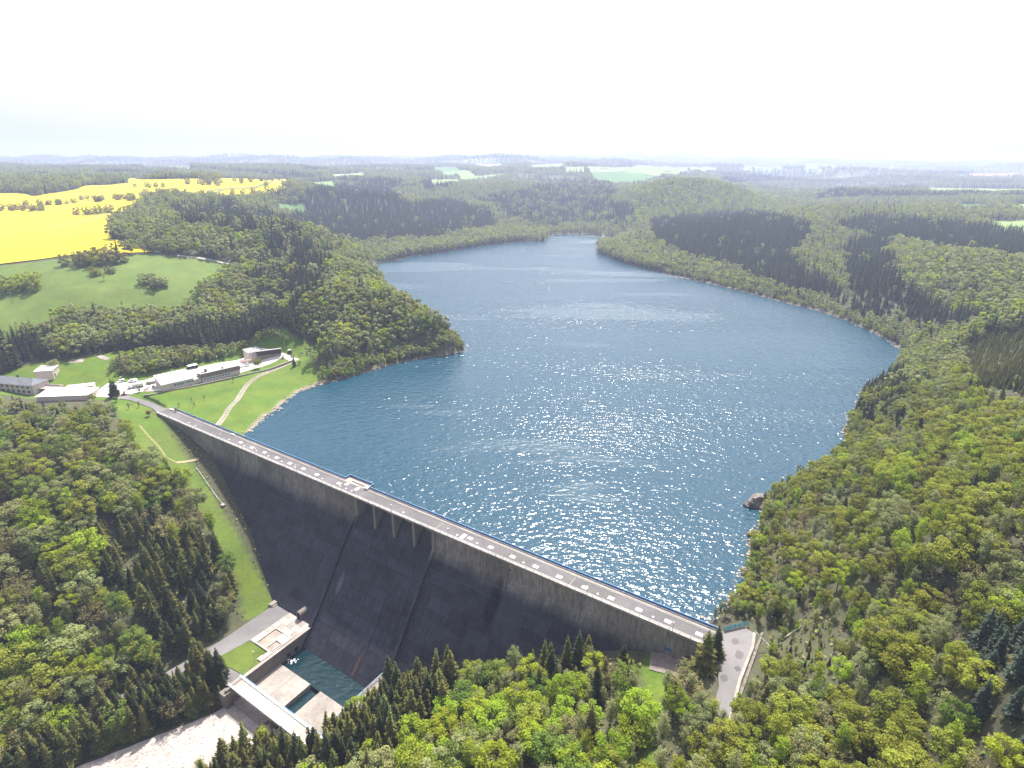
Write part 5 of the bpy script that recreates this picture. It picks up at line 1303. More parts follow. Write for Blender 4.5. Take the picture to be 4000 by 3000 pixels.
for w in FG: keep &= ~bbox_in(PX, PY_, w)
inL = bbox_in(PX, PY_, LW); inS = bbox_in(PX, PY_, SW_); inC = bbox_in(PX, PY_, CW)
keep &= (~inL) | inS
pface = np.interp(pa, [0, 20, 50, 80, 118, 147, 222, 250, 301, 341], [1, 1, 1, 7, 18, 30, 36, 25, 8, 2])
keep &= ~((pa > -4) & (pa < 341) & (po > -14) & (po < pface + np.where(pa < 150, 15, 4.5)))
keep &= ~((pa > 144.5) & (pa < 234) & (po > 24) & (po < 74) & (pa < 229))
keep &= ~((po >= 74) & (pa > bedl(po) - 4) & (pa < bedr(po) + 1.0) & (po < 330))
rc = np.interp(po, [60, 76, 88, 106, 125, 160], [152, 151, 145.5, 141.5, 139, 135]); keep &= ~((po > 50) & (po < 160) & (np.abs(pa - rc) < 3.2))
keep &= ~((pa > 339) & (pa < 355.5) & (po > -19) & (po < 19)) & ~((pa > 317) & (pa < 341) & (po > 0) & (po < 12))
court = P2W([(380, 1605), (430, 1610), (540, 1600), (660, 1625), (700, 1560), (1180, 1420), (1170, 1370), (1060, 1360), (975, 1378), (865, 1405), (730, 1432), (600, 1462), (480, 1485), (420, 1490), (330, 1500), (250, 1490), (200, 1440), (210, 1405), (130, 1410), (120, 1470), (0, 1465), (-60, 1480), (-60, 1585), (60, 1590), (200, 1600)])
keep &= ~bbox_in(PX, PY_, court)
keep &= ~(inC & (rng.rand(len(PX)) < .05))
# open farmland far away: copses and hedges only
farm = (fbm(PX, PY_, 900, 41) > .18) & (dist > 2600)
keep &= ~(farm & (rng.rand(len(PX)) < .93) & (np.abs(fbm(PX, PY_, 500, 42)) > .06))
keep &= ~((rng.rand(len(PX)) < .06))
keep &= ~((pa < 345) & (po > 0) & (rng.rand(len(PX)) < .27))
PX, PY_, PZ, SP, qx, qy, pa, po, dist, inS, inC = (v[keep] for v in (PX, PY_, PZ, SP, qx, qy, pa, po, dist, inS, inC))
xa = np.arange(128, 176, 3.3); xo = np.arange(72, 165, 3.3); xa, xo = np.meshgrid(xa, xo); xa = (xa + rng.uniform(-1, 1, xa.shape)).ravel(); xo = (xo + rng.uniform(-1, 1, xo.shape)).ravel()
rc2 = np.interp(xo, [60, 76, 88, 106, 125, 160], [152, 151, 145.5, 141.5, 139, 135])
mk = (xa > rc2 + 1.8) & (xa < bedl(xo) - 1.5)
xa, xo = xa[mk], xo[mk]
ya, yo = np.meshgrid(np.arange(204, 268, 3.9), np.arange(34, 132, 3.9)); ya = (ya + rng.uniform(-1.3, 1.3, ya.shape)).ravel(); yo = (yo + rng.uniform(-1.3, 1.3, yo.shape)).ravel()
inblk = lambda a_, o_: ((o_ < 76) & (a_ > np.where(o_ < 58, 236, 231)) & (o_ > 40) & (a_ < 262)) | ((o_ >= 76) & (a_ > bedr(o_) + 1.5) & (a_ < 258 - .3 * (o_ - 76)))
mk = inblk(ya, yo); n_left = len(xa); xa = np.append(xa, ya[mk]); xo = np.append(xo, yo[mk])
ex = AX + xa * DX + xo * NX; ey = AY + xa * DY + xo * NY; ez = tz(ex, ey); e1, e2, _ = proj(ex, ey, ez + 5)
fx = []
for q, n_, h_ in ((SPR[15], 3.2, 4), ([(2350, 960), (2600, 1030), (2900, 1090), (3200, 1170), (3480, 1300), (3600, 1370), (3560, 1400), (3380, 1310), (3100, 1215), (2750, 1112), (2450, 1045), (2330, 1000)], 4.2, 5), ([(3400, 1400), (3620, 1380), (3500, 1650), (3250, 1900), (3050, 2100), (2960, 2380), (2850, 2420), (2890, 2200), (3000, 1920), (3290, 1730)], 4.4, 4), ([(1480, 960), (1700, 920), (2130, 880), (2140, 930), (1900, 962), (1700, 1000), (1530, 1030)], 5.5, 5)):
    w_ = np.array(P2W(q)); X, Y = np.meshgrid(np.arange(w_[:, 0].min(), w_[:, 0].max(), n_), np.arange(w_[:, 1].min(), w_[:, 1].max(), n_)); X = (X + rng.uniform(-.45, .45, X.shape) * n_).ravel(); Y = (Y + rng.uniform(-.45, .45, Y.shape) * n_).ravel()
    m_ = inpoly(X, Y, [tuple(t_) for t_ in w_]) & ~inpoly(X, Y, LK) & (tz(X, Y) > ZW + .3); fx.append(np.stack([X[m_], Y[m_], np.full(m_.sum(), n_)], 1))
PSH = P2W([(1250, 1470), (1320, 1430), (1500, 1385), (1700, 1345), (1800, 1325), (1850, 1360), (1800, 1388), (1600, 1418), (1420, 1468), (1290, 1498)])
for w0, n_ in ((SW_, 3.0), (CW, 2.6), (PSH, 3.4), (P2W([(2775, 2425), (2850, 2370), (2960, 2290), (3060, 2330), (3030, 2450), (2975, 2450), (2925, 2420), (2840, 2450)]), 3.3)):
    w_ = np.array(w0); X, Y = np.meshgrid(np.arange(w_[:, 0].min(), w_[:, 0].max(), n_), np.arange(w_[:, 1].min(), w_[:, 1].max(), n_)); X = (X + rng.uniform(-.45, .45, X.shape) * n_).ravel(); Y = (Y + rng.uniform(-.45, .45, Y.shape) * n_).ravel()
    a_, o_ = toao(X, Y); m_ = inpoly(X, Y, w0) & ~((a_ < 356) & (a_ > 300) & (o_ > -19)) & ~bbox_in(X, Y, court) & ~inpoly(X, Y, LK); fx.append(np.stack([X[m_], Y[m_], np.full(m_.sum(), n_)], 1))
fx = np.concatenate(fx)
kk = ~((pa > np.interp(po, [60, 76, 88, 106, 125, 160], [152, 151, 145.5, 141.5, 139, 135])) & (po > 72) & (po < 166) & (pa < 180))
kk &= ~(inblk(pa, po) & (rng.rand(len(pa)) < .85))
PX, PY_, PZ, SP, qx, qy, pa, po, dist, inS, inC = (v[kk] for v in (PX, PY_, PZ, SP, qx, qy, pa, po, dist, inS, inC))
fz = tz(fx[:, 0], fx[:, 1]); f1, f2, _ = proj(fx[:, 0], fx[:, 1], fz + 5); fa, fo = toao(fx[:, 0], fx[:, 1])
PX = np.append(PX, fx[:, 0]); PY_ = np.append(PY_, fx[:, 1]); PZ = np.append(PZ, fz); SP = np.append(SP, fx[:, 2]); qx = np.append(qx, f1); qy = np.append(qy, f2); pa = np.append(pa, fa); po = np.append(po, fo); dist = np.append(dist, np.hypot(fx[:, 0], fx[:, 1])); inS = np.append(inS, fa > 1e9); inC = np.append(inC, fa > 1e9)
n0 = len(PX)
PX = np.append(PX, ex); PY_ = np.append(PY_, ey); PZ = np.append(PZ, ez); SP = np.append(SP, ex * 0 + 3.3); qx = np.append(qx, e1); qy = np.append(qy, e2); pa = np.append(pa, xa); po = np.append(po, xo); dist = np.append(dist, np.hypot(ex, ey)); inS = np.append(inS, ex > 1e9); inC = np.append(inC, ex > 1e9)
nT = len(PX)
plant = np.arange(nT) >= n0; blk = np.arange(nT) >= n0 + n_left
inS = inS | bbox_in(PX, PY_, SW_); inC = inC | bbox_in(PX, PY_, CW)
isS = np.zeros(nT, bool)
jx = qx + fbm(PX, PY_, 60, 61) * 38 * np.clip(700 / np.maximum(dist, 200), .3, 1.5); jy = qy + fbm(PX, PY_, 60, 62) * 22 * np.clip(700 / np.maximum(dist, 200), .3, 1.5)
soft = np.zeros(nT, bool)
for k_, q in enumerate(SPR):
    h_ = inpoly(jx, jy, q); isS |= h_
    if k_ in (5, 6, 7, 8, 12, 13, 16): soft |= h_
isS |= plant
u = rng.rand(nT); u2 = rng.rand(nT)
psp = np.where(isS, np.where(soft, .84 + .25 * fbm(PX, PY_, 90, 63), .975), np.where(dist < 600, .05, .12)); psp = np.where((dist > 1900) & ~isS, np.where(fbm(PX, PY_, 420, 51) > .35, .9, .1), psp)
psp = np.where((pa < 150) & (po > 5) & ~isS, .16, psp); psp = np.where(inS | inC, .12, psp)
psp = np.where(blk, .86, psp)
conif = u < psp
nb1 = fbm(PX, PY_, 130, 52); nb2 = fbm(PX, PY_, 70, 53)
rightb = (pa > 345) | ((po < -9) & (PX > 0) & (dist < 1200))
sdk = segdist(PX, PY_, LK)
pbi = np.where(rightb, np.where(sdk < 45, .66, np.where(nb1 > -.1, .55, .28)), np.where(nb1 > .2, .3, .12)); pbi = np.where((dist < 1700) & (sdk < 60), .5, pbi)
bir = (~conif) & (u2 < pbi)
colr = np.full(nT, 'green', dtype=object)
w = rng.rand(nT) + nb2 * .22
colr[w < .22] = 'grey'; colr[(w >= .22) & (w < .46)] = 'olive'; colr[(w >= .46) & (w < .66)] = 'lime'; colr[(w >= .66) & (w < .84)] = 'green'; colr[w >= .84] = 'brown'
bc = (pa > 225) & (pa < 345) & (po > 0); mm = bc & (rng.rand(nT) < .45); colr[mm] = 'lime'
mm = (pa > 345) & (rng.rand(nT) < .40); colr[mm] = 'olive'
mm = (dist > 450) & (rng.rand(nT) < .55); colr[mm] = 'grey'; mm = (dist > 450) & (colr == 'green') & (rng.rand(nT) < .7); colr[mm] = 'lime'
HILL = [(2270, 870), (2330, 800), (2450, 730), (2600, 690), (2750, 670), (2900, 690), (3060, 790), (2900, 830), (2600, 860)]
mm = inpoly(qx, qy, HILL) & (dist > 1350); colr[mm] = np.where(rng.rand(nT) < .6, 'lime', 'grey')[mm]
mm = (pa > 345) & (colr == 'green') & (rng.rand(nT) < .6); colr[mm] = 'olive'
colr[conif] = 'spruce'
colr[conif & (dist < 330) & (rng.rand(nT) < .65)] = 'spruce_olive'
colr[conif & (pa > 380) & (dist < 300)] = 'spruce_blue'
colr[conif & inpoly(qx, qy, SPR[15])] = 'spruce_olive'
bcol = np.where(rng.rand(nT) < .75, 'grey', 'lime')
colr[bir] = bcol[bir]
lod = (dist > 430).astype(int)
vi = np.zeros(nT, int)
spn = np.where(conif, 'spruce_tree', np.where(bir, 'birch_tree', 'broadleaf_tree'))
for sp in ('spruce_tree', 'birch_tree', 'broadleaf_tree'):
    for c in set(colr[spn == sp]):
        for l in (0, 1):
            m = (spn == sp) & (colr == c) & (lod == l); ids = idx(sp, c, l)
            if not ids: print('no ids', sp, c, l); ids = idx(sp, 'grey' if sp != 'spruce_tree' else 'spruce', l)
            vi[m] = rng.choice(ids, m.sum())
sc = rng.uniform(.72, 1.12, nT)
sc *= np.where(conif & (dist < 430), .86, 1.0)
sc *= np.where(SP > 30, 2.0, np.where(SP > 14, 1.3, np.where(SP > 8, 1.08, 1.0)))
sc = np.where(inS, rng.uniform(.34, .66, nT), sc); sc = np.where(inC, rng.uniform(.16, .42, nT), sc)
sc = np.where(plant, rng.uniform(.72, 1.0, nT), sc); sc = np.where(blk, rng.uniform(.70, .98, nT), sc); sc = np.where(inpoly(qx, qy, SPR[15]), rng.uniform(.38, .5, nT), sc)
sc = np.where((sdk < 14) & (dist < 900), sc * .55, np.where((sdk < 40) & rightb & (dist < 900), sc * .75, sc))
sc = np.where(inpoly(qx, qy, SPR[12]) & conif, sc * 1.32, sc)
sc = np.where((qx < 470) & (qy < 1760) & (qy > 1400), sc * np.where(qy < 1620, .5, .68), sc)
sc = np.where((pa > 345) & (dist < 500), sc * .82, sc)
sc = np.where((pa > 240) & (pa < 345) & (po < 60) & ~conif, sc * .8, sc)
sxy = np.where(conif, np.where(dist > 430, 1.35, 1.22), 1.0) * rng.uniform(.88, 1.15, nT) * np.where(spn == 'broadleaf_tree', np.where((pa < 345) & (po > 0), 1.24, 1.08), 1.0) * np.where(rng.rand(nT) < .12, 1.25, 1.0)
rot = rng.uniform(0, 2 * PI, nT)
print('trees', nT)
# the nearest three hundred of each kind are things of their own
inframe = (qx > -30) & (qx < 4030) & (qy < 3040) & (qy > 0)
single = np.zeros(nT, bool)
LIM = {'spruce_tree': 290, 'birch_tree': 285, 'broadleaf_tree': 255}
size_px = sc * 15 / np.sqrt(dist ** 2 + (HC - PZ) ** 2)
for sp, lim in LIM.items():
    ids = np.where((spn == sp) & inframe & (sc > .3))[0]
    single[ids[np.argsort(-size_px[ids])][:lim]] = True
def where_name(i):
    a, o, x, y = pa[i], po[i], qx[i], qy[i]
    if a < 150 and o > 0:
        if plant[i] and not blk[i]: return 'in the plantation between service road and river bed'
        if y > 2480: return 'in the lower left corner' if x < 300 else 'at the wood edge above the service road'
        if x > 700: return 'beside the grass slope left of the dam'
        if y < 1800: return 'just below the white roofed sheds' if x < 450 else 'at the upper tip of the left wood'
        if y < 2100: return 'on the upper left valley side' + (' by the picture edge' if x < 350 else '')
        return 'in the dark middle of the left wood' if x > 380 else 'in the left wood by the picture edge'
    if a < 345 and o > 0:
        if o < 60 and a > 225: return 'by the dam foot' + (' near the basin' if x < 1900 else ' near the blue door')
        if x < 1300: return 'beside the cobbled river bed'
        if y > 2850: return 'at the lower picture edge below the basin' if x < 1900 else 'at the lower picture edge below the dam'
        return 'in the wood right of the basin' if x < 2050 else 'in the wood left of the abutment road'
    if o < -9 and x < 2500: return 'on the wooded promontory across the lawn'
    if y > 2600: return ('in the lower right corner' if x > 3600 else 'on the lower right hillside') if x > 3200 else 'beside the lower end of the abutment road'
    if y > 2150: return ('on the slope right of the road' if x < 3100 else 'above the scrub clearing') if x < 3500 else 'on the slope at the right edge'
    return ('by the dark rock on the right shore' if y > 1800 else 'along the right shore') if x < 3300 else ('high on the right hillside' if x < 3700 else 'high at the right picture edge')
def solo(k, x, y, z, s, sx, r, label, group):
    cr, tr = parts_of(k)
    t = bpy.data.objects.new(k['sp'], None); COL.objects.link(t); t.location = (x, y, z); t.rotation_euler = (0, 0, r); t.scale = (s * sx, s * sx, s); t.empty_display_size = 1
    t['label'] = label; t['category'] = 'tree'
    if group: t['group'] = group
    c = bpy.data.objects.new('crown', cr); COL.objects.link(c); c.parent = t
    c = bpy.data.objects.new('trunk', tr); COL.objects.link(c); c.parent = t
    return t
gname = {'spruce_tree': 'spruces standing', 'birch_tree': 'birches standing', 'broadleaf_tree': 'broadleaf trees standing'}
for i in np.where(single)[0]:
    k = KINDS_[vi[i]]
    if k['lod']: k = KINDS_[rng.choice(idx(k['sp'], k['col'], 0))]
    wn_ = where_name(i)
    szn = 'tall' if sc[i] > .95 else ('small' if sc[i] < .7 else 'mid-sized')
    spw = {'spruce_tree': 'spruce', 'birch_tree': 'birch', 'broadleaf_tree': 'leafy tree'}[k['sp']]
    solo(k, PX[i], PY_[i], PZ[i] - .2, sc[i], sxy[i], rot[i], f'{szn}{" broad" if sxy[i] > 1.12 * (1.22 if k["sp"] == "spruce_tree" else 1) else (" narrow" if sxy[i] < .95 * (1.22 if k["sp"] == "spruce_tree" else 1) else "")} {colname[k["col"]]} {spw} {wn_}'.replace(', centre', ''), f'{dict(spruce="spruces", birch="birches").get(spw, "leafy trees")} {wn_}')
# single trees the photo picks out
def pick(sp, c, px, py, s, sx, label, group=None, z=None, world_=None, shape=0):
    x, y = world_ if world_ else hit(px, py)
    return solo(KINDS_[idx(sp, c, 0)[shape]], x, y, (float(tz(x, y)) if z is None else z) - .1, s, sx, px * 1.0, label, group)
pick('spruce_tree', 'spruce', 446, 1552, .80, 1.35, 'tall dark spruce between yard and approach road, left one of the pair', shape=1)
pick('spruce_tree', 'spruce', 457, 1550, .72, 1.35, 'dark spruce close behind the other beside the approach road', shape=0)
pick('spruce_tree', 'spruce', 1150, 1432, .52, 1.2, 'lone dark spruce where the slab path meets the retaining wall')
pick('broadleaf_tree', 'olive', 1008, 1440, .62, 1.25, 'round olive green tree in front of the dark timber building', shape=3)
x, y = hit(582, 1627); rb_ = KINDS_[idx('broadleaf_tree', 'green', 0)[3]]
pm = mk_mesh('crown', [(rb_['s'][0][0], rb_['s'][0][1], M['redbush'])])
t = solo(rb_, x, y, float(tz(x, y)), .28, 1.2, 1, 'small purple leaved tree on the grass below the dam end', None)
for c in t.children:
    if c.name.startswith('crown'): c.data = pm
pick('spruce_tree', 'spruce_olive', 0, 0, 1.08, 1.5, 'dense dark conifer hiding the right end of the dam, nearer one', None, -4, W(341.0, 8.5)[:2], 1)
pick('spruce_tree', 'spruce', 0, 0, .85, 1.5, 'slimmer dark conifer at the road corner behind the dense one', None, -2.5, W(342.6, 2.6)[:2], 0)
for k, (a, o, s, sh) in enumerate(((300.5, 14, .72, 2), (294, 30, .62, 0), (317, 15, .70, 1), (313, 20, .58, 0), (321.5, 20, .60, 2), (282, 37, .66, 1), (271, 30, .62, 0), (305, 25, .5, 0))):
    wx, wy, _ = W(a, o); pick('spruce_tree', 'spruce_olive' if k % 2 else 'spruce', 0, 0, s * 1.25, 1.25, 'pointed spruce rising against the shaded face of the dam', 'spruces rising against the dam face', None, (wx, wy), sh)
clumps = [(R1((150, 985))[0], 8, 15, 'clump at the left edge of the meadow', 1.15), (R1((560, 825))[0], 7, 17, 'clump between meadow and yellow field', 1.2), (R1((740, 815))[0], 5, 13, 'clump between meadow and yellow field', 1.2), (R1((640, 895))[0], 3, 6, 'small pair below the big meadow clump', .7), (R1((735, 880))[0], 2, 4, 'small pair below the big meadow clump', .6),
          (R1((1040, 968))[0], 5, 9, 'compact clump on the lower meadow', .95), (R1((600, 492))[0], 5, 15, 'clump inside the near yellow field', 1.0), (R1((720, 480))[0], 2, 5, 'clump inside the near yellow field', 1.0), (R1((230, 468))[0], 6, 14, 'clump by the hedge in the yellow field', .9), (R1((100, 465))[0], 5, 16, 'left hedge in the yellow field', .9),
          (R1((300, 432))[0], 6, 26, 'left hedge in the yellow field', .9), (R1((420, 425))[0], 5, 20, 'left hedge in the yellow field', .8), (R1((560, 392))[0], 4, 16, 'gap in the long hedge', .7), (R1((660, 408))[0], 3, 7, 'gap in the long hedge', .9), (R1((800, 390))[0], 7, 28, 'long hedge between the yellow fields', 1.0), (R1((870, 400))[0], 3, 8, 'long hedge between the yellow fields', .8),
          (R1((980, 372))[0], 7, 30, 'long hedge between the yellow fields', .9), (R1((1090, 355))[0], 7, 30, 'long hedge between the yellow fields', 1.0), (R1((1160, 348))[0], 2, 8, 'long hedge between the yellow fields', .9), (R1((1650, 378))[0], 6, 26, 'clump in the right yellow field', 1.0), (R1((1710, 362))[0], 4, 16, 'clump in the right yellow field', 1.0),
          (R1((1010, 310))[0], 5, 26, 'clump in the upper yellow field', 1.0), (R1((1360, 296))[0], 6, 30, 'tongue of wood into the upper yellow field', 1.1), (R1((1620, 275))[0], 8, 60, 'tree belt above the upper yellow field', 1.1), (R1((1780, 268))[0], 8, 60, 'tree belt above the upper yellow field', 1.1), (R1((250, 362))[0], 3, 14, 'clump below the far left wood', 1.0)]
CL = {}
for c in ('grey', 'green', 'brown', 'olive', 'lime'):
    CL[c] = []
    for s_ in shapeC: KINDS_.append(dict(sp='broadleaf_tree', col=c, s=s_, lod=2, tm=M['trunk'])); CL[c].append(len(KINDS_) - 1)
ctr = 0
for (px, py), n, rad, nm, s in clumps:
    x0, y0 = hit(px, py)
    for j in range(n):
        th = j * 2.4; r = rad * math.sqrt((j + .3) / n); ctr += 1
        x = x0 + r * math.cos(th) * 1.3; y = y0 + r * math.sin(th) * .6
        c = ('grey', 'green', 'brown', 'olive', 'grey', 'lime')[(ctr * 5 + j) % 6] if 'yellow field' not in nm or j % 2 else 'brown'
        ks = CL[c]
        solo(KINDS_[ks[ctr % len(ks)]], x, y, float(tz(x, y)) - .8, s * rnd.uniform(.8, 1.1), 1.15, ctr, f'{colname[c]} tree in the {nm}', 'trees of the ' + nm)
for px, py, s in ((408, 1099, .5),): pick('broadleaf_tree', 'brown', px, py, s, 1.0, 'thin lone sapling on the meadow', None)
for k, (px, py, s) in enumerate(((690, 1620, .22), (760, 1590, .16), (750, 1572, .16), (800, 1560, .14), (913, 1494, .2), (505, 1600, .2), (545, 1593, .2), (700, 1590, .15), (600, 1565, .0))):
    if s: pick('birch_tree', 'grey', px, py, s * 1.5, 1.1, 'tiny young tree on the mown lawn beside the dam', 'young trees on the lawns')
for k, (px, py, s, c, lb) in enumerate(((545, 1535, .22, 'green', 'rounded dark green shrub in the garden by the retaining wall'), (585, 1512, .26, 'green', 'dark shrub behind the flat trailer'), (487, 1541, .17, 'lime', 'yellow green shrub beside the yard entrance'), (365, 1572, .45, 'olive', 'tree at the corner of the long white shed'), (600, 1518, .2, 'green', 'low shrub at the corner of the grey roofed building'),
                                      (217, 1450, .62, 'grey', 'light green tree right of the small white roofed house'), (455, 1570, .3, 'green', 'small tree below the approach road under the spruces'), (1106, 1402, .17, 'green', 'shrub in the rock garden of the timber building'), (1140, 1398, .17, 'green', 'bushy shrub at the path bend'), (1170, 1425, .22, 'green', 'rounded bush right of the lone spruce'))):
    pick('broadleaf_tree', c, px, py, s, 1.3, lb, None, shape=3)
# pink and red flowering shrubs
for px, py, m_, lb in ((572, 1526, M['pinkbush'], 'pink flowering shrub in the garden by the trailer'), (484, 1545, M['redbush'], 'dark red shrub beside the yard entrance')):
    x, y = hit(px, py); r = np.random.RandomState(int(px)); d = r.normal(size=(260, 3)); d /= np.linalg.norm(d, axis=1)[:, None]; d[:, 2] = np.abs(d[:, 2])
    v = leaf_quads(d * np.array([2.2, 1.8, 1.5]) * r.uniform(.7, 1.05, (260, 1)), d, .45, r)
    o = obj('flowering_shrub', mk_mesh('flowering_shrub', [(v, np.arange(len(v)).reshape(-1, 4), m_)])); o.location = (x, y, float(tz(x, y))); tag(o, lb, 'shrub')
# clipped hedge along the approach road
hp = [hit(*q) for q in ((565, 1553), (590, 1563), (615, 1576), (635, 1587), (650, 1592))]
r = np.random.RandomState(3); C = []
for i in range(len(hp) - 1):
    a, b_ = np.array(hp[i]), np.array(hp[i + 1]); n = int(np.linalg.norm(b_ - a) * 34); t_ = r.rand(n, 1); p = a + (b_ - a) * t_; nn = np.array([-(b_ - a)[1], (b_ - a)[0]]); nn /= np.linalg.norm(nn)
    C.append(np.concatenate([p + nn * r.uniform(-.75, .75, (n, 1)), r.uniform(0, 1.6, (n, 1)) + tz(p[:, 0], p[:, 1])[:, None]], 1))
C = np.concatenate(C); org = np.array([*hp[0], float(tz(*hp[0]))])
v = leaf_quads(C - org, r.normal(size=C.shape) + np.array([0, 0, .5]), .42, r)
o = obj('hedge', mk_mesh('hedge', [(v, np.arange(len(v)).reshape(-1, 4), LM['spruce'])])); o.location = org; tag(o, 'dark clipped hedge along the curved approach road', 'hedge')
# fallen trunks
def deadwood(px, py, L_, ang, label):
    x, y = hit(px, py); z = float(tz(x, y)); m = MB(); dx, dy = math.cos(ang), math.sin(ang)
    m.tube((0, 0, .5), (dx * L_, dy * L_, 3.2), .22, .08); m.tube((dx * L_ * .5, dy * L_ * .5, 1.9), (dx * L_ * .6 + 1.2, dy * L_ * .6 - .8, 4), .09, .03); m.tube((dx * L_ * .7, dy * L_ * .7, 2.4), (dx * L_ * .8 - 1.2, dy * L_ * .8, 4.4), .08, .03)
    o = m.build('dead_trunk', M['birchbark']); o.location = (x, y, z); tag(o, label, 'fallen tree')
deadwood(3030, 2560, 8, 2.2, 'bleached fallen trunk in the clearing right of the abutment road')
deadwood(3060, 2500, 7, .4, 'bleached branch lying across the scrub clearing')
deadwood(2060, 2900, 11, 1.9, 'white leaning dead birch trunk at the lower edge of the picture')
# the remaining wood: one stuff object per wood, instanced on points
pc_ = bpy.data.collections.new('tree_kinds')
for i, k in enumerate([q for q in KINDS_ if q['lod'] < 2]):
    o = bpy.data.objects.new('tree_kind_%03d' % i, k['full']); pc_.objects.link(o)
ng = bpy.data.node_groups.new('wood', 'GeometryNodeTree')
ng.interface.new_socket('Geometry', in_out='INPUT', socket_type='NodeSocketGeometry'); ng.interface.new_socket('Geometry', in_out='OUTPUT', socket_type='NodeSocketGeometry')
N = ng.nodes; L = ng.links
gi = N.new('NodeGroupInput'); go = N.new('NodeGroupOutput'); ip = N.new('GeometryNodeInstanceOnPoints'); ci = N.new('GeometryNodeCollectionInfo')
ci.inputs['Collection'].default_value = pc_; ci.inputs['Separate Children'].default_value = True; ci.inputs['Reset Children'].default_value = True
def attr(nm, ty):
    a = N.new('GeometryNodeInputNamedAttribute'); a.data_type = ty; a.inputs['Name'].default_value = nm; return a.outputs['Attribute']
ip.inputs['Pick Instance'].default_value = True
L.new(gi.outputs[0], ip.inputs['Points']); L.new(ci.outputs[0], ip.inputs['Instance']); L.new(attr('kind_index', 'INT'), ip.inputs['Instance Index'])
L.new(attr('turn', 'FLOAT_VECTOR'), ip.inputs['Rotation']); L.new(attr('size', 'FLOAT_VECTOR'), ip.inputs['Scale']); L.new(ip.outputs[0], go.inputs[0])
def wood(name, m, label):
    ids = np.where(m & ~single)[0]
    if not len(ids): return
    me = bpy.data.meshes.new(name); me.from_pydata(np.stack([PX[ids], PY_[ids], PZ[ids] - .25], 1).tolist(), [], [])
    a = me.attributes.new('kind_index', 'INT', 'POINT'); a.data.foreach_set('value', vi[ids].astype(np.int32))
    a = me.attributes.new('turn', 'FLOAT_VECTOR', 'POINT'); a.data.foreach_set('vector', np.stack([np.zeros(len(ids)), np.zeros(len(ids)), rot[ids]], 1).astype(np.float32).ravel())
    a = me.attributes.new('size', 'FLOAT_VECTOR', 'POINT'); a.data.foreach_set('vector', np.stack([sc[ids] * sxy[ids], sc[ids] * sxy[ids], sc[ids]], 1).astype(np.float32).ravel())
    o = obj(name, me, kind='stuff', label=label); md = o.modifiers.new('wood', 'NODES'); md.node_group = ng
dn = dist < 420; lf_ = (PX < -20)
left = (pa < 150) & (po > 0); mid = (pa >= 150) & (pa < 345) & (po > 0); rest = ~left & ~mid
midd = rest & (dist < 1300); farr = rest & (dist >= 1300)
wood('broadleaf_wood', left & ~conif, 'leafy wood covering the left valley side below the waterworks'); wood('spruce_wood', left & conif, 'dark spruces among the wood on the left valley side')
wood('broadleaf_wood', mid & ~conif, 'leafy wood in the valley bottom below the dam'); wood('spruce_wood', mid & conif, 'spruces in the valley bottom below the dam')
wood('broadleaf_wood', midd & (PX > 0) & ~conif, 'leafy spring wood on the right bank of the reservoir'); wood('spruce_wood', midd & (PX > 0) & conif, 'dark spruce forest on the right bank plateau')
wood('broadleaf_wood', midd & (PX <= 0) & ~conif, 'leafy wood of the promontory and left bank'); wood('spruce_wood', midd & (PX <= 0) & conif, 'dark spruce belts behind the waterworks and on the left bank')
wood('broadleaf_wood', farr & ~conif, 'hazy mixed wood on the hills beyond the lake'); wood('spruce_wood', farr & conif, 'hazy spruce forest on the hills beyond the lake')
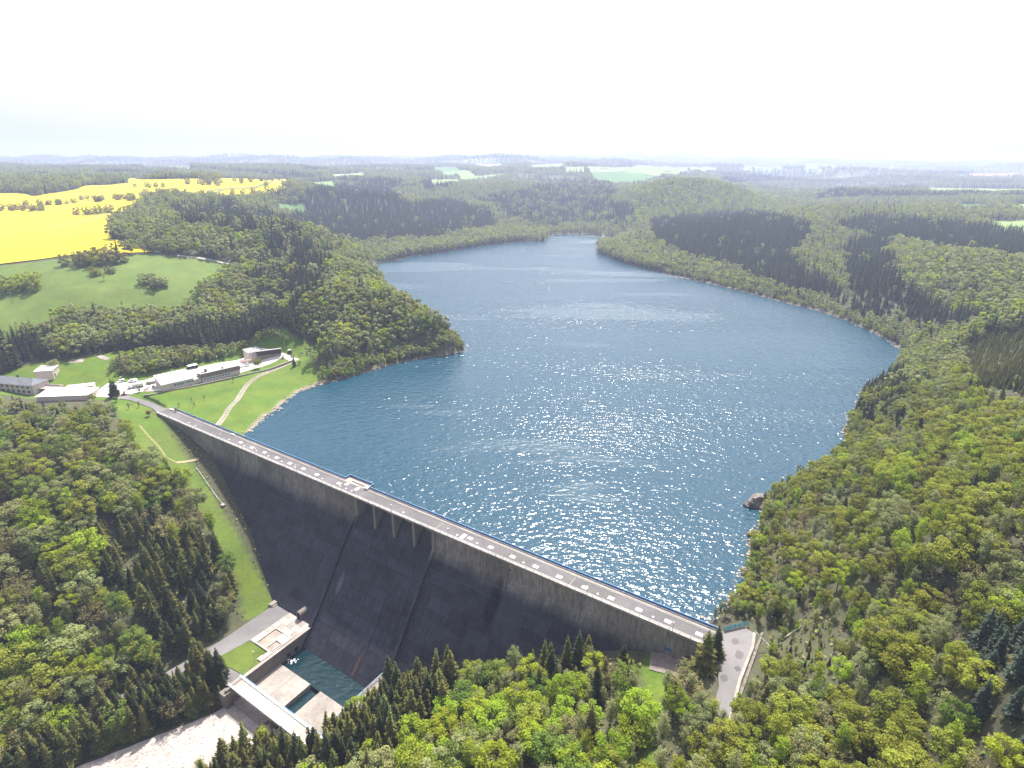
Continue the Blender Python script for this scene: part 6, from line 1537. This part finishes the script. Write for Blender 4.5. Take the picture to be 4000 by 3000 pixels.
# undergrowth on the near forest floor
nU = 52000
ux = rng.uniform(-330, 300, nU); uy = rng.uniform(70, 430, nU); ua, uo = toao(ux, uy); uz = tz(ux, uy)
um = ~inpoly(ux, uy, LK) & ~bbox_in(ux, uy, LW) & ~bbox_in(ux, uy, TW) & ~bbox_in(ux, uy, court) & ~((ua > 144) & (ua < 240) & (uo > 20) & (uo < 74)) & ~((uo >= 72) & (ua > bedl(uo) - 2) & (ua < bedr(uo) + 1)) & ~((ua > 339) & (ua < 356) & (uo > -20) & (uo < 25)) & ~((ua > -3) & (ua < 341) & (uo > -14) & (uo < np.interp(ua, [0, 50, 80, 118, 147, 222, 250, 301, 341], [1, 2, 8, 19, 31, 38, 28, 10, 3]))) & (uz > ZW + .4 - 80 * (uo > 0)) & ~((np.abs(ua - np.interp(uo, [30, 60, 76, 88, 106, 125, 160], [153, 152, 151, 145.5, 141.5, 139, 135])) < 7) & (uo > 20) & (uo < 160))
ux, uy, uz = ux[um], uy[um], uz[um]; n = len(ux)
d = rng.normal(size=(n, 3)); d[:, 2] = np.abs(d[:, 2]) + .6
v = leaf_quads(np.stack([ux, uy, uz + rng.uniform(.2, 1.6, n)], 1), d, 1.3, rng)
o = obj('undergrowth', mk_mesh('undergrowth', [(v[:len(v) // 12 * 4], np.arange(len(v) // 12 * 4).reshape(-1, 4), LM['green']), (v[len(v) // 12 * 4:len(v) // 12 * 8], np.arange(len(v) // 12 * 4).reshape(-1, 4), LM['brown']), (v[len(v) // 12 * 8:], np.arange(len(v) - len(v) // 12 * 8).reshape(-1, 4), LM['grey'])]), kind='stuff', label='low leafy undergrowth on the forest floor')

# ------------------------------------------------------------------ haze
if HAZE > 0:
    lo = float(GZ.min()) - 3; hi = float(GZ.max()) + 60
    m = MB(); m.box(gx[0] - 200, gx[-1] + 200, gy[0] - 200, gy[-1] + 200, lo, max(hi, HC + 5))
    hz = bpy.data.materials.new('haze'); hz.use_nodes = True; nt = hz.node_tree; nt.nodes.clear()
    out = nt.nodes.new('ShaderNodeOutputMaterial'); vp = nt.nodes.new('ShaderNodeVolumePrincipled')
    vp.inputs['Color'].default_value = (.62, .71, 1.0, 1); vp.inputs['Density'].default_value = .00018 * HAZE; vp.inputs['Anisotropy'].default_value = .25
    nt.links.new(vp.outputs[0], out.inputs['Volume'])
    m.build('haze', hz); tag(bpy.data.objects['haze'], 'thin bright summer haze over the landscape', None, None, 'stuff')
print('script done')
